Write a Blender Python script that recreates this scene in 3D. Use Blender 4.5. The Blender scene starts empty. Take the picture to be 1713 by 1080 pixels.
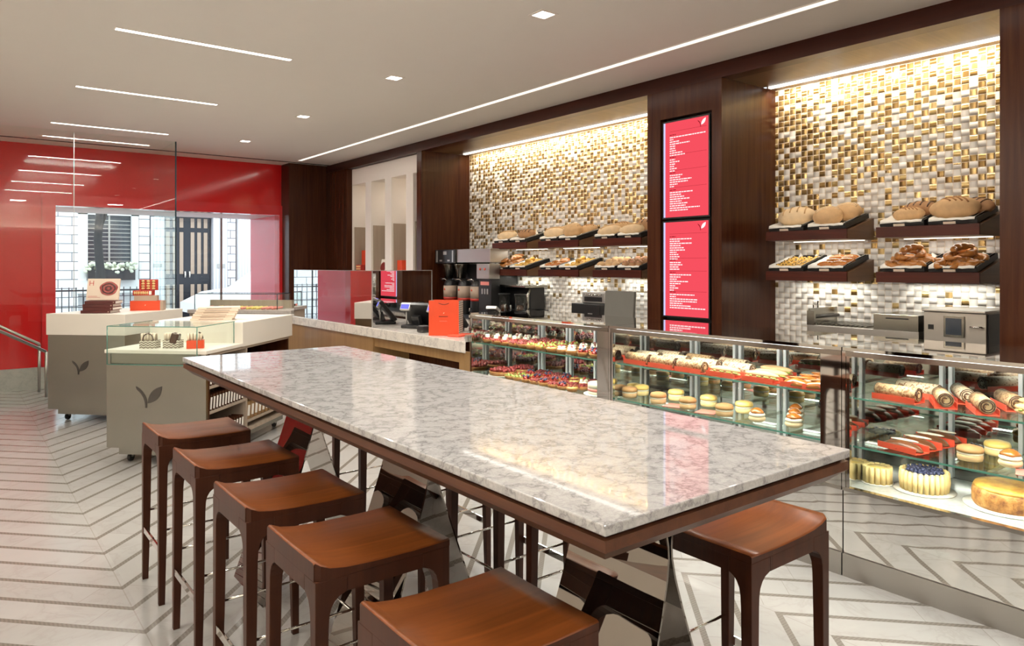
import bpy, bmesh, math, random
from mathutils import Vector, Matrix, Euler
R=math.radians; PI=math.pi
sc=bpy.context.scene; COL=sc.collection
random.seed(7)

# ------------------------------------------------------------------ geometry helpers
class MB:
    """collects shapes into one mesh"""
    def __init__(s): s.bm=bmesh.new(); s.mi=0
    def _fin(s,f0):
        if s.mi:
            s.bm.faces.ensure_lookup_table()
            for f in s.bm.faces[f0:]: f.material_index=s.mi
    def mat(s,i): s.mi=i; return s
    def box(s,x0,x1,y0,y1,z0,z1,bev=0,M=None,seg=2):
        t=bmesh.new(); r=bmesh.ops.create_cube(t,size=1)
        for v in t.verts:
            v.co=Vector(((x0+x1)/2+v.co.x*(x1-x0),(y0+y1)/2+v.co.y*(y1-y0),(z0+z1)/2+v.co.z*(z1-z0)))
        if bev: bmesh.ops.bevel(t,geom=list(t.edges),offset=bev,segments=seg,affect='EDGES',profile=.5)
        s._merge(t,M); return s
    def _merge(s,t,M=None):
        if M is not None: bmesh.ops.transform(t,matrix=M,verts=t.verts)
        mp={}
        for v in t.verts: mp[v]=s.bm.verts.new(v.co)
        for f in t.faces:
            try:
                g=s.bm.faces.new([mp[v] for v in f.verts]); g.material_index=s.mi; g.smooth=f.smooth
            except ValueError: pass
        t.free()
    def prism(s,pts,z0,z1,M=None,bev=0):
        """pts in xy extruded z0..z1"""
        t=bmesh.new()
        a=sum(pts[i][0]*pts[(i+1)%len(pts)][1]-pts[(i+1)%len(pts)][0]*pts[i][1] for i in range(len(pts)))
        if a<0: pts=list(reversed(pts))
        b=[t.verts.new((x,y,z0)) for x,y in pts]; c=[t.verts.new((x,y,z1)) for x,y in pts]
        n=len(pts)
        t.faces.new(list(reversed(b))); t.faces.new(c)
        for i in range(n): t.faces.new((b[i],b[(i+1)%n],c[(i+1)%n],c[i]))
        if bev: bmesh.ops.bevel(t,geom=list(t.edges),offset=bev,segments=2,affect='EDGES',profile=.5)
        s._merge(t,M); return s
    def tube(s,pts,r,seg=10,r2=None,M=None,cap=True):
        t=bmesh.new(); pts=[Vector(p) for p in pts]; n=len(pts); rings=[]
        up=None
        for i,p in enumerate(pts):
            d=(pts[min(i+1,n-1)]-pts[max(i-1,0)]).normalized()
            if up is None:
                up=Vector((0,0,1)) if abs(d.z)<.9 else Vector((1,0,0))
            a=d.cross(up).normalized(); b=a.cross(d).normalized(); up=b
            if callable(r): rr=r(i/(n-1))
            else: rr=r if r2 is None else r+(r2-r)*i/(n-1)
            rings.append([t.verts.new(p+a*math.cos(2*PI*k/seg)*rr+b*math.sin(2*PI*k/seg)*rr) for k in range(seg)])
        for i in range(n-1):
            for k in range(seg):
                f=t.faces.new((rings[i][k],rings[i][(k+1)%seg],rings[i+1][(k+1)%seg],rings[i+1][k])); f.smooth=True
        if cap:
            t.faces.new(rings[0][::-1]); t.faces.new(rings[-1])
        bmesh.ops.recalc_face_normals(t,faces=t.faces)
        s._merge(t,M); return s
    def lathe(s,prof,c=(0,0,0),seg=20,M=None,wob=None):
        t=bmesh.new(); rings=[]
        for r,z in prof:
            if r<1e-6: rings.append([t.verts.new((c[0],c[1],c[2]+z))])
            else: rings.append([t.verts.new((c[0]+r*(1+(wob(k/seg) if wob else 0))*math.cos(2*PI*k/seg),c[1]+r*(1+(wob(k/seg) if wob else 0))*math.sin(2*PI*k/seg),c[2]+z)) for k in range(seg)])
        for a,b in zip(rings,rings[1:]):
            for k in range(seg):
                k2=(k+1)%seg
                if len(a)==1 and len(b)==1: continue
                if len(a)==1: q=(a[0],b[k2],b[k])
                elif len(b)==1: q=(a[k],a[k2],b[0])
                else: q=(a[k],a[k2],b[k2],b[k])
                f=t.faces.new(q); f.smooth=True
        if len(rings[0])>1: t.faces.new(rings[0][::-1])
        if len(rings[-1])>1: t.faces.new(rings[-1])
        bmesh.ops.recalc_face_normals(t,faces=t.faces)
        s._merge(t,M); return s
    def ell(s,c,r,seg=12,M=None,rot=None,jit=0,flat=None):
        t=bmesh.new(); bmesh.ops.create_uvsphere(t,u_segments=seg,v_segments=max(6,seg*2//3),radius=1)
        m=Matrix.Translation(c)@(Euler(rot).to_matrix().to_4x4() if rot else Matrix())
        for v in t.verts:
            q=Vector((v.co.x*r[0],v.co.y*r[1],v.co.z*r[2]))
            if flat is not None and q.z<flat*r[2]: q.z=flat*r[2]
            if jit: q*=1+random.uniform(-jit,jit)
            v.co=m@q
        for f in t.faces: f.smooth=True
        s._merge(t,M); return s
    def loft(s,secs,M=None,closed=True,smooth=False):
        t=bmesh.new(); rs=[[t.verts.new(p) for p in q] for q in secs]; n=len(rs[0])
        for a,b in zip(rs,rs[1:]):
            for k in range(n):
                f=t.faces.new((a[k],a[(k+1)%n],b[(k+1)%n],b[k])); f.smooth=smooth
        t.faces.new(rs[0][::-1]); t.faces.new(rs[-1])
        bmesh.ops.recalc_face_normals(t,faces=t.faces)
        s._merge(t,M); return s
    def quad(s,a,b,c,d):
        f=s.bm.faces.new([s.bm.verts.new(p) for p in (a,b,c,d)]); f.material_index=s.mi; return s
    def build(s,name,mat,parent=None,loc=None,bevel=0):
        me=bpy.data.meshes.new(name); s.bm.to_mesh(me); s.bm.free()
        for m in (mat if isinstance(mat,(list,tuple)) else [mat]): me.materials.append(m)
        o=bpy.data.objects.new(name,me); COL.objects.link(o)
        if parent is not None: o.parent=parent
        if loc is not None: o.location=loc
        if bevel:
            b=o.modifiers.new('bevel','BEVEL'); b.width=bevel; b.segments=2; b.limit_method='ANGLE'; b.angle_limit=R(40)
        return o
def tag(o,label,cat,group=None,kind=None):
    if label: o['label']=label
    if cat: o['category']=cat
    if group: o['group']=group
    if kind: o['kind']=kind
    return o
def thing(name,label,cat,loc=(0,0,0),rz=0,group=None):
    o=bpy.data.objects.new(name,None); COL.objects.link(o); o.empty_display_size=.05
    o.location=loc; o.rotation_euler=(0,0,rz); return tag(o,label,cat,group)
def struct(o): o['kind']='structure'; return o
KIDS={}
def kids(o): return [c for c in o.children]
def dup(o,loc,rz=0,label=None,group=None,rot=None,scale=None):
    c=o.copy(); COL.objects.link(c); c.location=loc; c.rotation_euler=rot if rot else (0,0,rz)
    if scale: c.scale=(scale,)*3 if not isinstance(scale,tuple) else scale
    if label: c['label']=label
    if group: c['group']=group
    for k in kids(o):
        d=k.copy(); COL.objects.link(d); d.parent=c
        for g in kids(k):
            e=g.copy(); COL.objects.link(e); e.parent=d
    return c
class Proto:
    """first placement moves the prototype itself, later ones copy it"""
    def __init__(s,o): s.o=o; s.used=False
    def put(s,loc,rz=0,label=None,group=None,rot=None,scale=None):
        if not s.used:
            s.used=True; o=s.o; o.location=loc; o.rotation_euler=rot if rot else (0,0,rz)
            if scale: o.scale=(scale,)*3 if not isinstance(scale,tuple) else scale
            if label: o['label']=label
            if group: o['group']=group
            return o
        return dup(s.o,loc,rz,label,group,rot,scale)
ORD=['first','second','third','fourth','fifth','sixth','seventh','eighth','ninth','tenth','eleventh','twelfth','thirteenth','fourteenth','fifteenth','sixteenth','seventeenth','eighteenth','nineteenth','twentieth','twenty-first','twenty-second']

# ------------------------------------------------------------------ materials
class NT:
    def __init__(s,name):
        m=s.m=bpy.data.materials.new(name); m.use_nodes=True; s.t=m.node_tree; s.t.nodes.clear()
        s.out=s.n('ShaderNodeOutputMaterial')
    def n(s,typ,**kw):
        o=s.t.nodes.new(typ)
        for k,v in kw.items(): setattr(o,k,v)
        return o
    def link(s,a,b): s.t.links.new(a,b)
    def set(s,sock,v):
        if isinstance(v,bpy.types.NodeSocket): s.link(v,sock)
        elif isinstance(v,(tuple,list)) and len(v)==3 and sock.type=='RGBA': sock.default_value=(*v,1)
        else: sock.default_value=v
    def math(s,op,a,b=0,c=0):
        o=s.n('ShaderNodeMath',operation=op)
        for i,v in enumerate((a,b,c)): s.set(o.inputs[i],v)
        return o.outputs[0]
    def mix(s,f,a,b,blend='MIX'):
        o=s.n('ShaderNodeMix',data_type='RGBA',blend_type=blend)
        s.set(o.inputs[0],f); s.set(o.inputs[6],a); s.set(o.inputs[7],b); return o.outputs[2]
    def ramp(s,f,stops):
        o=s.n('ShaderNodeValToRGB'); e=o.color_ramp.elements
        while len(e)<len(stops): e.new(.5)
        for i,(p,c) in enumerate(stops):
            e[i].position=p; e[i].color=(*c,1) if len(c)==3 else c
        s.set(o.inputs[0],f); return o.outputs[0]
    def pos(s,obj=False):
        if obj: return s.n('ShaderNodeTexCoord').outputs['Object']
        return s.n('ShaderNodeNewGeometry').outputs['Position']
    def map(s,v,scale=(1,1,1),rot=(0,0,0),loc=(0,0,0)):
        o=s.n('ShaderNodeMapping'); s.link(v,o.inputs[0]); o.inputs['Scale'].default_value=scale
        o.inputs['Rotation'].default_value=rot; o.inputs['Location'].default_value=loc; return o.outputs[0]
    def noise(s,v,sc,det=4,ro=.5,dist=0,col=False):
        o=s.n('ShaderNodeTexNoise'); s.link(v,o.inputs['Vector']); o.inputs['Scale'].default_value=sc
        o.inputs['Detail'].default_value=det; o.inputs['Roughness'].default_value=ro; o.inputs['Distortion'].default_value=dist
        return o.outputs['Color' if col else 'Fac']
    def sep(s,v):
        o=s.n('ShaderNodeSeparateXYZ'); s.link(v,o.inputs[0]); return o.outputs
    def comb(s,x,y,z):
        o=s.n('ShaderNodeCombineXYZ')
        for i,v in enumerate((x,y,z)): s.set(o.inputs[i],v)
        return o.outputs[0]
    def wn(s,v):
        o=s.n('ShaderNodeTexWhiteNoise',noise_dimensions='3D'); s.link(v,o.inputs['Vector']); return o.outputs['Value'],o.outputs['Color']
    def bump(s,h,strength=.2,dist=.01):
        o=s.n('ShaderNodeBump'); o.inputs['Strength'].default_value=strength; o.inputs['Distance'].default_value=dist
        s.link(h,o.inputs['Height']); return o.outputs[0]
    def bsdf(s,col,rough=.5,metal=0,normal=None,coat=0,spec=None,emis=None,estr=0,sub=0,aniso=0):
        b=s.n('ShaderNodeBsdfPrincipled')
        s.set(b.inputs['Base Color'],col); s.set(b.inputs['Roughness'],rough); s.set(b.inputs['Metallic'],metal)
        if normal is not None: s.link(normal,b.inputs['Normal'])
        if coat: b.inputs['Coat Weight'].default_value=coat; b.inputs['Coat Roughness'].default_value=.06
        if spec is not None: b.inputs['Specular IOR Level'].default_value=spec
        if emis: s.set(b.inputs['Emission Color'],emis); b.inputs['Emission Strength'].default_value=estr
        s.link(b.outputs[0],s.out.inputs[0]); return s.m
def plain(name,col,rough=.5,metal=0,coat=0,var=.08,scale=8,spec=None):
    t=NT(name); n=t.noise(t.pos(True),scale,3)
    c=t.mix(n,tuple(x*(1-var) for x in col),tuple(min(1,x*(1+var)) for x in col))
    return t.bsdf(c,rough,metal,coat=coat,spec=spec)
def emit(name,col,st):
    t=NT(name); e=t.n('ShaderNodeEmission'); e.inputs[0].default_value=(*col,1); e.inputs[1].default_value=st
    t.link(e.outputs[0],t.out.inputs[0]); return t.m
def glass(name,tint=(.97,1,.985),refl=1.0,base=.04):
    t=NT(name); tr=t.n('ShaderNodeBsdfTransparent'); tr.inputs[0].default_value=(*tint,1)
    g=t.n('ShaderNodeBsdfGlossy'); g.inputs['Roughness'].default_value=0; g.inputs[0].default_value=(refl,refl,refl,1)
    lw=t.n('ShaderNodeLayerWeight'); lw.inputs[0].default_value=.5
    fr=t.math('MULTIPLY_ADD',t.math('POWER',lw.outputs['Facing'],5),.55,base*.5)
    mx=t.n('ShaderNodeMixShader'); t.link(fr,mx.inputs[0]); t.link(tr.outputs[0],mx.inputs[1]); t.link(g.outputs[0],mx.inputs[2])
    t.link(mx.outputs[0],t.out.inputs[0]); return t.m
def wood(name,c1,c2,rough=.3,axis=2,scale=1,coat=.3,obj=False,spec=.4):
    t=NT(name); sc_=[26*scale]*3; sc_[axis]=1.2*scale
    p=t.map(t.pos(obj),tuple(sc_)); n=t.noise(p,1,6,.6,.6); n2=t.noise(t.pos(obj),1.3,2)
    c=t.mix(t.ramp(n,[(.3,(0,0,0)),(.7,(1,1,1))]),c1,c2)
    c=t.mix(t.math('MULTIPLY',n2,.35),c,tuple(x*.55 for x in c1))
    return t.bsdf(c,rough,0,normal=t.bump(n,.05,.002),coat=coat,spec=spec)
def marble(name,base,vein,scale=1,rough=.12,amt=.8,obj=False,coat=0,spec=None):
    t=NT(name); p=t.pos(obj)
    d=t.noise(p,2.2*scale,6,.6,col=True)
    pv=t.n('ShaderNodeVectorMath',operation='MULTIPLY_ADD'); t.link(d,pv.inputs[0]); pv.inputs[1].default_value=(.35/scale,)*3; t.link(p,pv.inputs[2])
    n=t.noise(pv.outputs[0],3.2*scale,5,.55); v=t.math('ABSOLUTE',t.math('SUBTRACT',n,.5))
    v=t.ramp(v,[(0,(1,1,1)),(.035,(.25,)*3),(.11,(0,0,0))])
    n2=t.noise(pv.outputs[0],11*scale,6,.7); v2=t.ramp(t.math('ABSOLUTE',t.math('SUBTRACT',n2,.5)),[(0,(.6,)*3),(.06,(0,0,0))])
    cl=t.ramp(t.noise(p,4*scale,5,.6),[(.35,(0,0,0)),(.75,(.45,)*3)])
    m=t.math('MINIMUM',t.math('MULTIPLY',t.math('ADD',t.math('ADD',v,t.math('MULTIPLY',v2,.7)),t.math('MULTIPLY',cl,.6)),amt),1)
    return t.bsdf(t.mix(m,base,vein),rough,coat=coat,spec=spec)
M={}
M['ceiling']=plain('ceiling_paint',(.90,.86,.80),.7,var=.01)
M['wall']=plain('cream_paint',(.78,.72,.64),.6,var=.02)
M['red']=plain('red_back_painted_glass',(.62,.014,.016),.10,coat=0,var=.03,scale=1)
M['redframe']=plain('red_lacquer',(.64,.022,.028),.18,coat=.1,var=.03,scale=1)
M['daylit_red']=plain('daylit_red_lacquer',(.74,.07,.10),.22,coat=.1,var=.03,scale=1)  # the red lacquer again, with the pink of daylight put into its colour
M['white']=plain('white_solid_surface',(.82,.77,.68),.35,var=.01)
M['whitepaint']=plain('white_paint',(.86,.80,.74),.5,var=.02)
M['taupe']=wood('taupe_laminate',(.38,.30,.23),(.45,.37,.29),.45,2,.8,0)
M['mahog']=wood('dark_mahogany_veneer',(.036,.0085,.0035),(.085,.026,.010),.26,2,1,.0,spec=.2)
M['mahogY']=wood('dark_mahogany_rail',(.026,.0055,.003),(.060,.013,.0055),.3,1,1,0,spec=.22)
M['mahogX']=wood('walnut_soffit',(.10,.055,.028),(.19,.115,.062),.35,0,.7,0)
M['shelfY']=wood('mahogany_shelf_front',(.040,.007,.004),(.11,.021,.010),.35,1,1,0,spec=.22)
M['oak']=wood('light_walnut_panel',(.27,.15,.062),(.38,.23,.10),.3,2,.7,.2)
M['stooltop']=wood('stool_seat_wood',(.15,.041,.009),(.27,.080,.018),.35,0,1,0,obj=True,spec=.3)
M['stoolleg']=wood('stool_leg_wood',(.040,.0115,.0055),(.078,.025,.0115),.32,2,1,0,obj=True,spec=.25)
M['tablewood']=wood('walnut_table_frame',(.06,.02,.009),(.13,.048,.02),.4,1,1,0)
def steel(name,col,rough,axis=2):
    t=NT(name); s=[60,60,60]; s[axis]=.6
    big=t.noise(t.pos(True),2.5,2)
    c=t.mix(big,tuple(x*.9 for x in col),col)
    return t.bsdf(c,rough,1,normal=t.bump(t.noise(t.map(t.pos(True),(1.2,1.2,.4)),1,1),.15,.03))
M['steel']=steel('brushed_steel',(.39,.375,.33),.22)
M['steelY']=steel('brushed_steel_kick',(.52,.49,.45),.36,1)
M['steeldark']=steel('etched_dark_steel',(.13,.12,.11),.5)
M['chrome']=plain('chrome',(.80,.78,.75),.04,1,var=.01)
t=NT('polished_mirror_steel'); n=t.noise(t.map(t.pos(),(1,2.2,5)),1.6,2)
M['mirror']=t.bsdf((.80,.78,.75),.015,1,normal=t.bump(n,.06,.008))
t=NT('polished_table_leg'); n=t.noise(t.map(t.pos(),(2,3,1.2)),1.2,1)
M['legmirror']=t.bsdf((.36,.33,.30),.02,1,normal=t.bump(n,.15,.01))
M['casetop']=plain('mirrored_glass_top',(.74,.71,.66),.03,1,var=.01)
M['mirrorglass']=plain('mirror_glass',(.80,.80,.80),.01,1,var=.01)
M['backmirror']=plain('smoked_mirror',(.66,.69,.68),.03,1,var=.01)
M['glass']=glass('clear_glass'); M['glassgreen']=glass('shelf_glass',(.90,.97,.945))
M['glassedge']=plain('green_glass_edge',(.10,.26,.21),.1,var=.05)
M['darkedge']=plain('dark_glass_edge',(.015,.03,.04),.1,var=.05)
M['marble']=marble('carrara_tabletop',(.55,.545,.54),(.14,.14,.145),4.0,.035,.5,spec=1.0)
M['cmarble']=marble('carrara_counter',(.74,.69,.62),(.42,.39,.36),2.5,.15,.6)
M['stone']=marble('grey_stone_base',(.50,.46,.42),(.35,.32,.30),2,.3,.5)
M['deck']=marble('case_deck_stone',(.46,.45,.43),(.33,.32,.31),2,.12,.5)
M['black']=plain('black_plastic',(.012,.012,.013),.3,var=.1)
M['blackmatte']=plain('black_recess',(.006,.005,.005),.5,var=.1)
M['rubber']=plain('rubber',(.02,.02,.02),.7)
M['silver']=plain('silver_plastic',(.45,.44,.42),.3,.6)
M['paper']=plain('white_paper',(.85,.81,.74),.7,var=.03)
M['orange']=plain('orange_card',(.72,.065,.014),.45,var=.03)
M['orangered']=plain('coral_board',(.80,.10,.05),.4,var=.05)
M['taupecard']=plain('taupe_card',(.45,.34,.26),.6,var=.05)
M['darkred']=plain('maroon_cloth',(.085,.012,.010),.4,var=.1)
M['redcard']=plain('red_card',(.50,.035,.02),.4,var=.05)
M['cream']=plain('cream_card',(.84,.70,.56),.5,var=.03)
M['lightstrip']=emit('led_strip',(1,.93,.82),2.2)
M['ceillamp']=emit('ceiling_lamp_diffuser',(1,.93,.82),9)
M['slot']=emit('long_slot_diffuser',(1,.93,.82),1.3)
M['caseled']=emit('case_led',(.92,.97,1),7)
M['screen']=emit('red_menu_screen',(.84,.075,.105),1.0)
M['screentext']=emit('white_menu_text',(1,.86,.86),1.0)
M['screendark']=emit('dark_menu_text',(.25,.008,.012),1.0)
M['screenedge']=emit('lavender_screen_edge',(.62,.60,.95),1.0)
M['bluescreen']=emit('blue_display',(.22,.22,.95),1.0)

# floor: marble planks and dark mosaic strips in a zigzag
t=NT('zigzag_marble_floor'); P=t.pos(); x,y,z=t.sep(P)
a=t.math('ABSOLUTE',t.math('SUBTRACT',t.math('FLOORED_MODULO',t.math('ADD',x,-.64+2.25),4.5),2.25))
s_=t.math('DIVIDE',t.math('SUBTRACT',t.math('SUBTRACT',y,t.math('MULTIPLY',a,1.05)),4.374-.02),.2605)
fr=t.math('FRACT',s_); pid=t.math('FLOOR',s_)
strip=t.math('LESS_THAN',fr,.155)
w=t.math('MULTIPLY',t.math('ADD',y,a),.7071/.66)
rnd,_=t.wn(t.comb(pid,t.math('FLOOR',t.math('DIVIDE',t.math('ADD',x,-.66),2.25)),3.))
w=t.math('ADD',w,t.math('MULTIPLY',rnd,7.3)); wf=t.math('FRACT',w)
joint=t.math('LESS_THAN',wf,.006)
j2=t.math('LESS_THAN',t.math('MINIMUM',a,t.math('SUBTRACT',2.25,a)),.0025)
joint=t.math('MAXIMUM',joint,j2)
tone,_=t.wn(t.comb(pid,t.math('FLOOR',w),t.math('FLOOR',t.math('DIVIDE',t.math('ADD',x,-.66),2.25))))
sh=t.n('ShaderNodeVectorMath',operation='MULTIPLY_ADD'); t.link(t.comb(tone,t.math('MULTIPLY',tone,3),rnd),sh.inputs[0]); sh.inputs[1].default_value=(9,9,9); t.link(P,sh.inputs[2])
d=t.noise(sh.outputs[0],2.4,5,.6,.8); v=t.ramp(t.math('ABSOLUTE',t.math('SUBTRACT',d,.5)),[(0,(1,)*3),(.02,(.35,)*3),(.08,(0,0,0))])
cl=t.noise(sh.outputs[0],5,5,.6)
mb=t.mix(t.math('MULTIPLY',v,.55),t.mix(t.math('MULTIPLY',cl,.6),(.455,.45,.435),(.36,.355,.34)),(.34,.325,.305))
mb=t.mix(t.math('MULTIPLY',tone,.30),mb,(.31,.305,.29))
mb=t.mix(t.math('MULTIPLY',joint,.5),mb,(.25,.23,.20))
chk=t.n('ShaderNodeTexChecker'); t.link(t.map(P,(1,1,1),(0,0,R(45))),chk.inputs[0]); chk.inputs['Scale'].default_value=95
chk.inputs[1].default_value=(.165,.15,.13,1); chk.inputs[2].default_value=(.215,.195,.17,1)
col=t.mix(strip,mb,chk.outputs[0])
M['floor']=t.bsdf(col,t.math('ADD',.10,t.math('MULTIPLY',cl,.12)))

# gold and pearl mosaic wall
t=NT('gold_pearl_mosaic'); P=t.pos(); x,y,z=t.sep(P); T=.049
u=t.math('DIVIDE',y,T); v=t.math('DIVIDE',z,T*.87); iu=t.math('FLOOR',u); iv=t.math('FLOOR',v)
fu=t.math('FRACT',u); fv=t.math('FRACT',v)
r1,rc=t.wn(t.comb(iu,iv,1.7)); r2,_=t.wn(t.comb(iu,iv,8.3)); rs=t.sep(rc)
p_=t.math('ADD',.02,t.math('MULTIPLY',.82,t.math('POWER',t.math('MULTIPLY',t.math('SUBTRACT',z,1.15),1/1.72),1.0)))
gold=t.math('LESS_THAN',r1,p_)
eu=t.math('ABSOLUTE',t.math('SUBTRACT',fu,.5)); ev=t.math('ABSOLUTE',t.math('SUBTRACT',fv,.5))
grout=t.math('GREATER_THAN',t.math('MAXIMUM',eu,ev),.445)
par=t.math('FLOORED_MODULO',t.math('ADD',iu,iv),2)
cu=t.math('SUBTRACT',1,t.math('POWER',t.math('MULTIPLY',eu,2),2)); cv=t.math('SUBTRACT',1,t.math('POWER',t.math('MULTIPLY',ev,2),2))
h=t.math('ADD',t.math('MULTIPLY',par,cu),t.math('MULTIPLY',t.math('SUBTRACT',1,par),cv))
h=t.math('MULTIPLY',h,.009)
tl=t.math('ADD',t.math('MULTIPLY',t.math('SUBTRACT',fu,.5),t.math('MULTIPLY',t.math('SUBTRACT',rs[0],.5),.009)),t.math('MULTIPLY',t.math('SUBTRACT',fv,.5),t.math('MULTIPLY',t.math('SUBTRACT',rs[1],.5),.009)))
h=t.math('ADD',h,tl)
nrm=t.bump(h,1.0,1.0)
gc=t.mix(r2,(.36,.21,.065),(.76,.56,.25)); pc=t.mix(r2,(.76,.72,.67),(.92,.89,.85))
c=t.mix(gold,pc,gc); c=t.mix(grout,c,(.88,.78,.66))
ro=t.math('ADD',.22,t.math('MULTIPLY',grout,.4))
M['mosaic']=t.bsdf(c,ro,t.math('MULTIPLY',t.math('MULTIPLY',gold,t.math('SUBTRACT',1,grout)),.62),normal=nrm)

# white coursed stone outside
t=NT('coursed_white_stone'); x,y,z=t.sep(t.pos()); fz=t.math('FRACT',t.math('DIVIDE',z,.235))
b=t.n('ShaderNodeTexBrick'); t.link(t.comb(x,z,0),b.inputs['Vector']); b.inputs['Scale'].default_value=1
for i,c in ((1,(.82,.82,.83,1)),(2,(.86,.86,.87,1)),(3,(.16,.16,.19,1))): b.inputs[i].default_value=c
b.inputs['Mortar Size'].default_value=.011; b.inputs['Brick Width'].default_value=.62; b.inputs['Row Height'].default_value=.235
M['course']=t.bsdf(b.outputs[0],.8)
t=NT('white_stone_flute_shade'); x,y,z=t.sep(t.pos()); f=t.math('SINE',t.math('MULTIPLY',x,75))
M['flute']=t.bsdf(t.mix(t.math('MULTIPLY_ADD',f,.5,.5),(.60,.62,.68),(.86,.86,.88)),.8)  # shade of the grooves painted as stripes on flat stone
M['stucco']=plain('white_stone_trim',(.86,.86,.86),.8,var=.03)
M['street']=plain('pale_pavement',(.50,.50,.52),.8,var=.1)
M['doorblack']=plain('black_iron',(.02,.022,.03),.3,var=.1)
M['darkpane']=plain('dark_street_window',(.05,.06,.075),.1,var=.3,scale=3)
M['bark']=plain('bark',(.022,.023,.03),.8,var=.4,scale=20)
M['flowers']=plain('white_flowers',(.75,.78,.62),.8,var=.3,scale=30)
# food
M['crust']=plain('baked_crust',(.40,.17,.05),.6,var=.35,scale=40)
M['bread']=plain('floured_bread',(.60,.38,.19),.75,var=.3,scale=22)
M['bread2']=plain('dark_crusty_bread',(.38,.20,.09),.7,var=.4,scale=26)
M['breadlight']=plain('pale_bread',(.76,.57,.35),.75,var=.25,scale=20)
M['score']=plain('score_crust',(.36,.17,.06),.7,var=.2)
M['croissant']=plain('golden_croissant',(.40,.155,.032),.38,var=.5,scale=30,coat=.2)
M['yellowbake']=plain('yellow_bake',(.66,.38,.06),.5,var=.4,scale=40)
M['berryred']=plain('red_berry',(.30,.016,.012),.25,var=.4,scale=30,coat=.2)
M['raspberry']=plain('raspberry',(.24,.022,.022),.4,var=.7,scale=70,coat=0)
M['blueberry']=plain('blueberry',(.03,.035,.09),.35,var=.3,scale=40)
M['creamtop']=plain('whipped_cream',(.84,.79,.63),.45,var=.06)
M['custard']=plain('custard',(.82,.58,.16),.3,var=.12,coat=.4)
M['green']=plain('kiwi_green',(.30,.36,.06),.3,var=.3,coat=.3,scale=40)
M['choc']=plain('dark_chocolate',(.055,.018,.008),.25,var=.2,coat=.3)
M['caramel']=plain('caramel_glaze',(.42,.14,.025),.2,var=.3,scale=25,coat=.5)
M['sponge']=plain('pale_sponge',(.80,.60,.27),.7,var=.12,scale=40)
M['pinkgl']=plain('pink_glaze',(.80,.26,.22),.3,var=.08)
t=NT('speckled_nougat'); n=t.noise(t.pos(True),85,2); M['speckle']=t.bsdf(t.mix(t.ramp(n,[(.55,(0,0,0)),(.62,(1,1,1))]),(.58,.47,.32),(.22,.11,.05)),.6)
t=NT('speckled_brown_roll'); n=t.noise(t.pos(True),85,2); M['specklebrown']=t.bsdf(t.mix(t.ramp(n,[(.45,(0,0,0)),(.6,(1,1,1))]),(.50,.34,.18),(.25,.12,.05)),.6)
t=NT('chevron_paper'); x,y,z=t.sep(t.pos(True)); q=t.math('ABSOLUTE',t.math('SUBTRACT',t.math('FRACT',t.math('MULTIPLY',t.math('ADD',x,y),30)),.5))
q=t.math('FRACT',t.math('ADD',t.math('MULTIPLY',z,55),q)); M['chevron']=t.bsdf(t.mix(t.math('GREATER_THAN',q,.5),(.72,.66,.56),(.16,.12,.09)),.6)

M['standard']=plain('pale_anodised',(.72,.74,.76),.35,.3)
M['shelfwood']=wood('walnut_shelf_side',(.10,.048,.022),(.19,.10,.05),.4,0,.8,0)
M['satin']=plain('satin_chrome',(.55,.51,.46),.16,1,var=.01)
M['monitorgrey']=plain('grey_plastic',(.17,.165,.145),.4)
M['chocbrown']=plain('chocolate_dough',(.16,.055,.02),.3,var=.5,scale=25)
M['nichetaupe']=plain('taupe_niche_panel',(.27,.21,.155),.6,var=.04)
t=NT('baked_cake_crust'); n=t.noise(t.pos(True),22,6,.65); c=t.ramp(n,[(.32,(.16,.05,.012)),(.5,(.46,.20,.05)),(.7,(.66,.38,.12))]); M['baked']=t.bsdf(c,.6,normal=t.bump(n,.6,.01))
t=NT('golden_cake_top'); n=t.noise(t.pos(True),14,6,.6); c=t.ramp(n,[(.3,(.36,.13,.02)),(.55,(.66,.36,.07)),(.75,(.80,.55,.16))]); M['goldtop']=t.bsdf(c,.45,normal=t.bump(n,.5,.01))
M['tanbake']=plain('tan_baked_top',(.45,.235,.085),.55,var=.3,scale=30)
# ------------------------------------------------------------------ setting
def sbox(name,mat,*b,bev=0): return struct(MB().box(*b,bev=bev).build(name,mat))
H=3.06
sbox('floor',M['floor'],-2.6,5.4,-3.2,10.74,-.1,0)
sbox('ceiling',M['ceiling'],-2.6,4.62,-3.2,10.9,H,H+.15)
sbox('wall_left',M['wall'],-2.75,-2.6,-3.2,10.74,0,H)
sbox('wall_back',M['wall'],-2.6,5.4,-3.35,-3.2,0,H)
# end wall with the street window
b=MB(); b.box(-2.6,1.03,10.74,10.9,.27,H); b.box(3.89,5.4,10.74,10.9,0,H); b.box(1.03,3.89,10.74,10.9,2.30,H); b.box(1.03,3.89,10.74,10.9,0,.26)
struct(b.build('wall_end',M['red']))
struct(MB().box(-2.6,1.03,10.70,10.9,0,.27).build('baseboard_end',M['stone']))
b=MB(); b.box(.885,1.03,10.70,10.745,.27,2.44); b.box(3.89,4.017,10.70,10.745,.3,2.44); b.box(1.03,3.89,10.70,10.745,2.30,2.44)
w1=struct(b.build('window_1',M['redframe']))
b=MB(); b.box(.98,1.03,10.9,12.02,.26,2.32); b.box(3.89,3.94,10.9,12.02,.26,2.32); b.build('window_reveal',M['daylit_red'],w1)
MB().box(.98,3.94,10.9,12.02,2.30,2.34).build('window_head',M['whitepaint'],w1)
MB().box(.98,3.94,10.74,12.02,.20,.262).build('window_sill',M['taupe'],w1)
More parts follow.
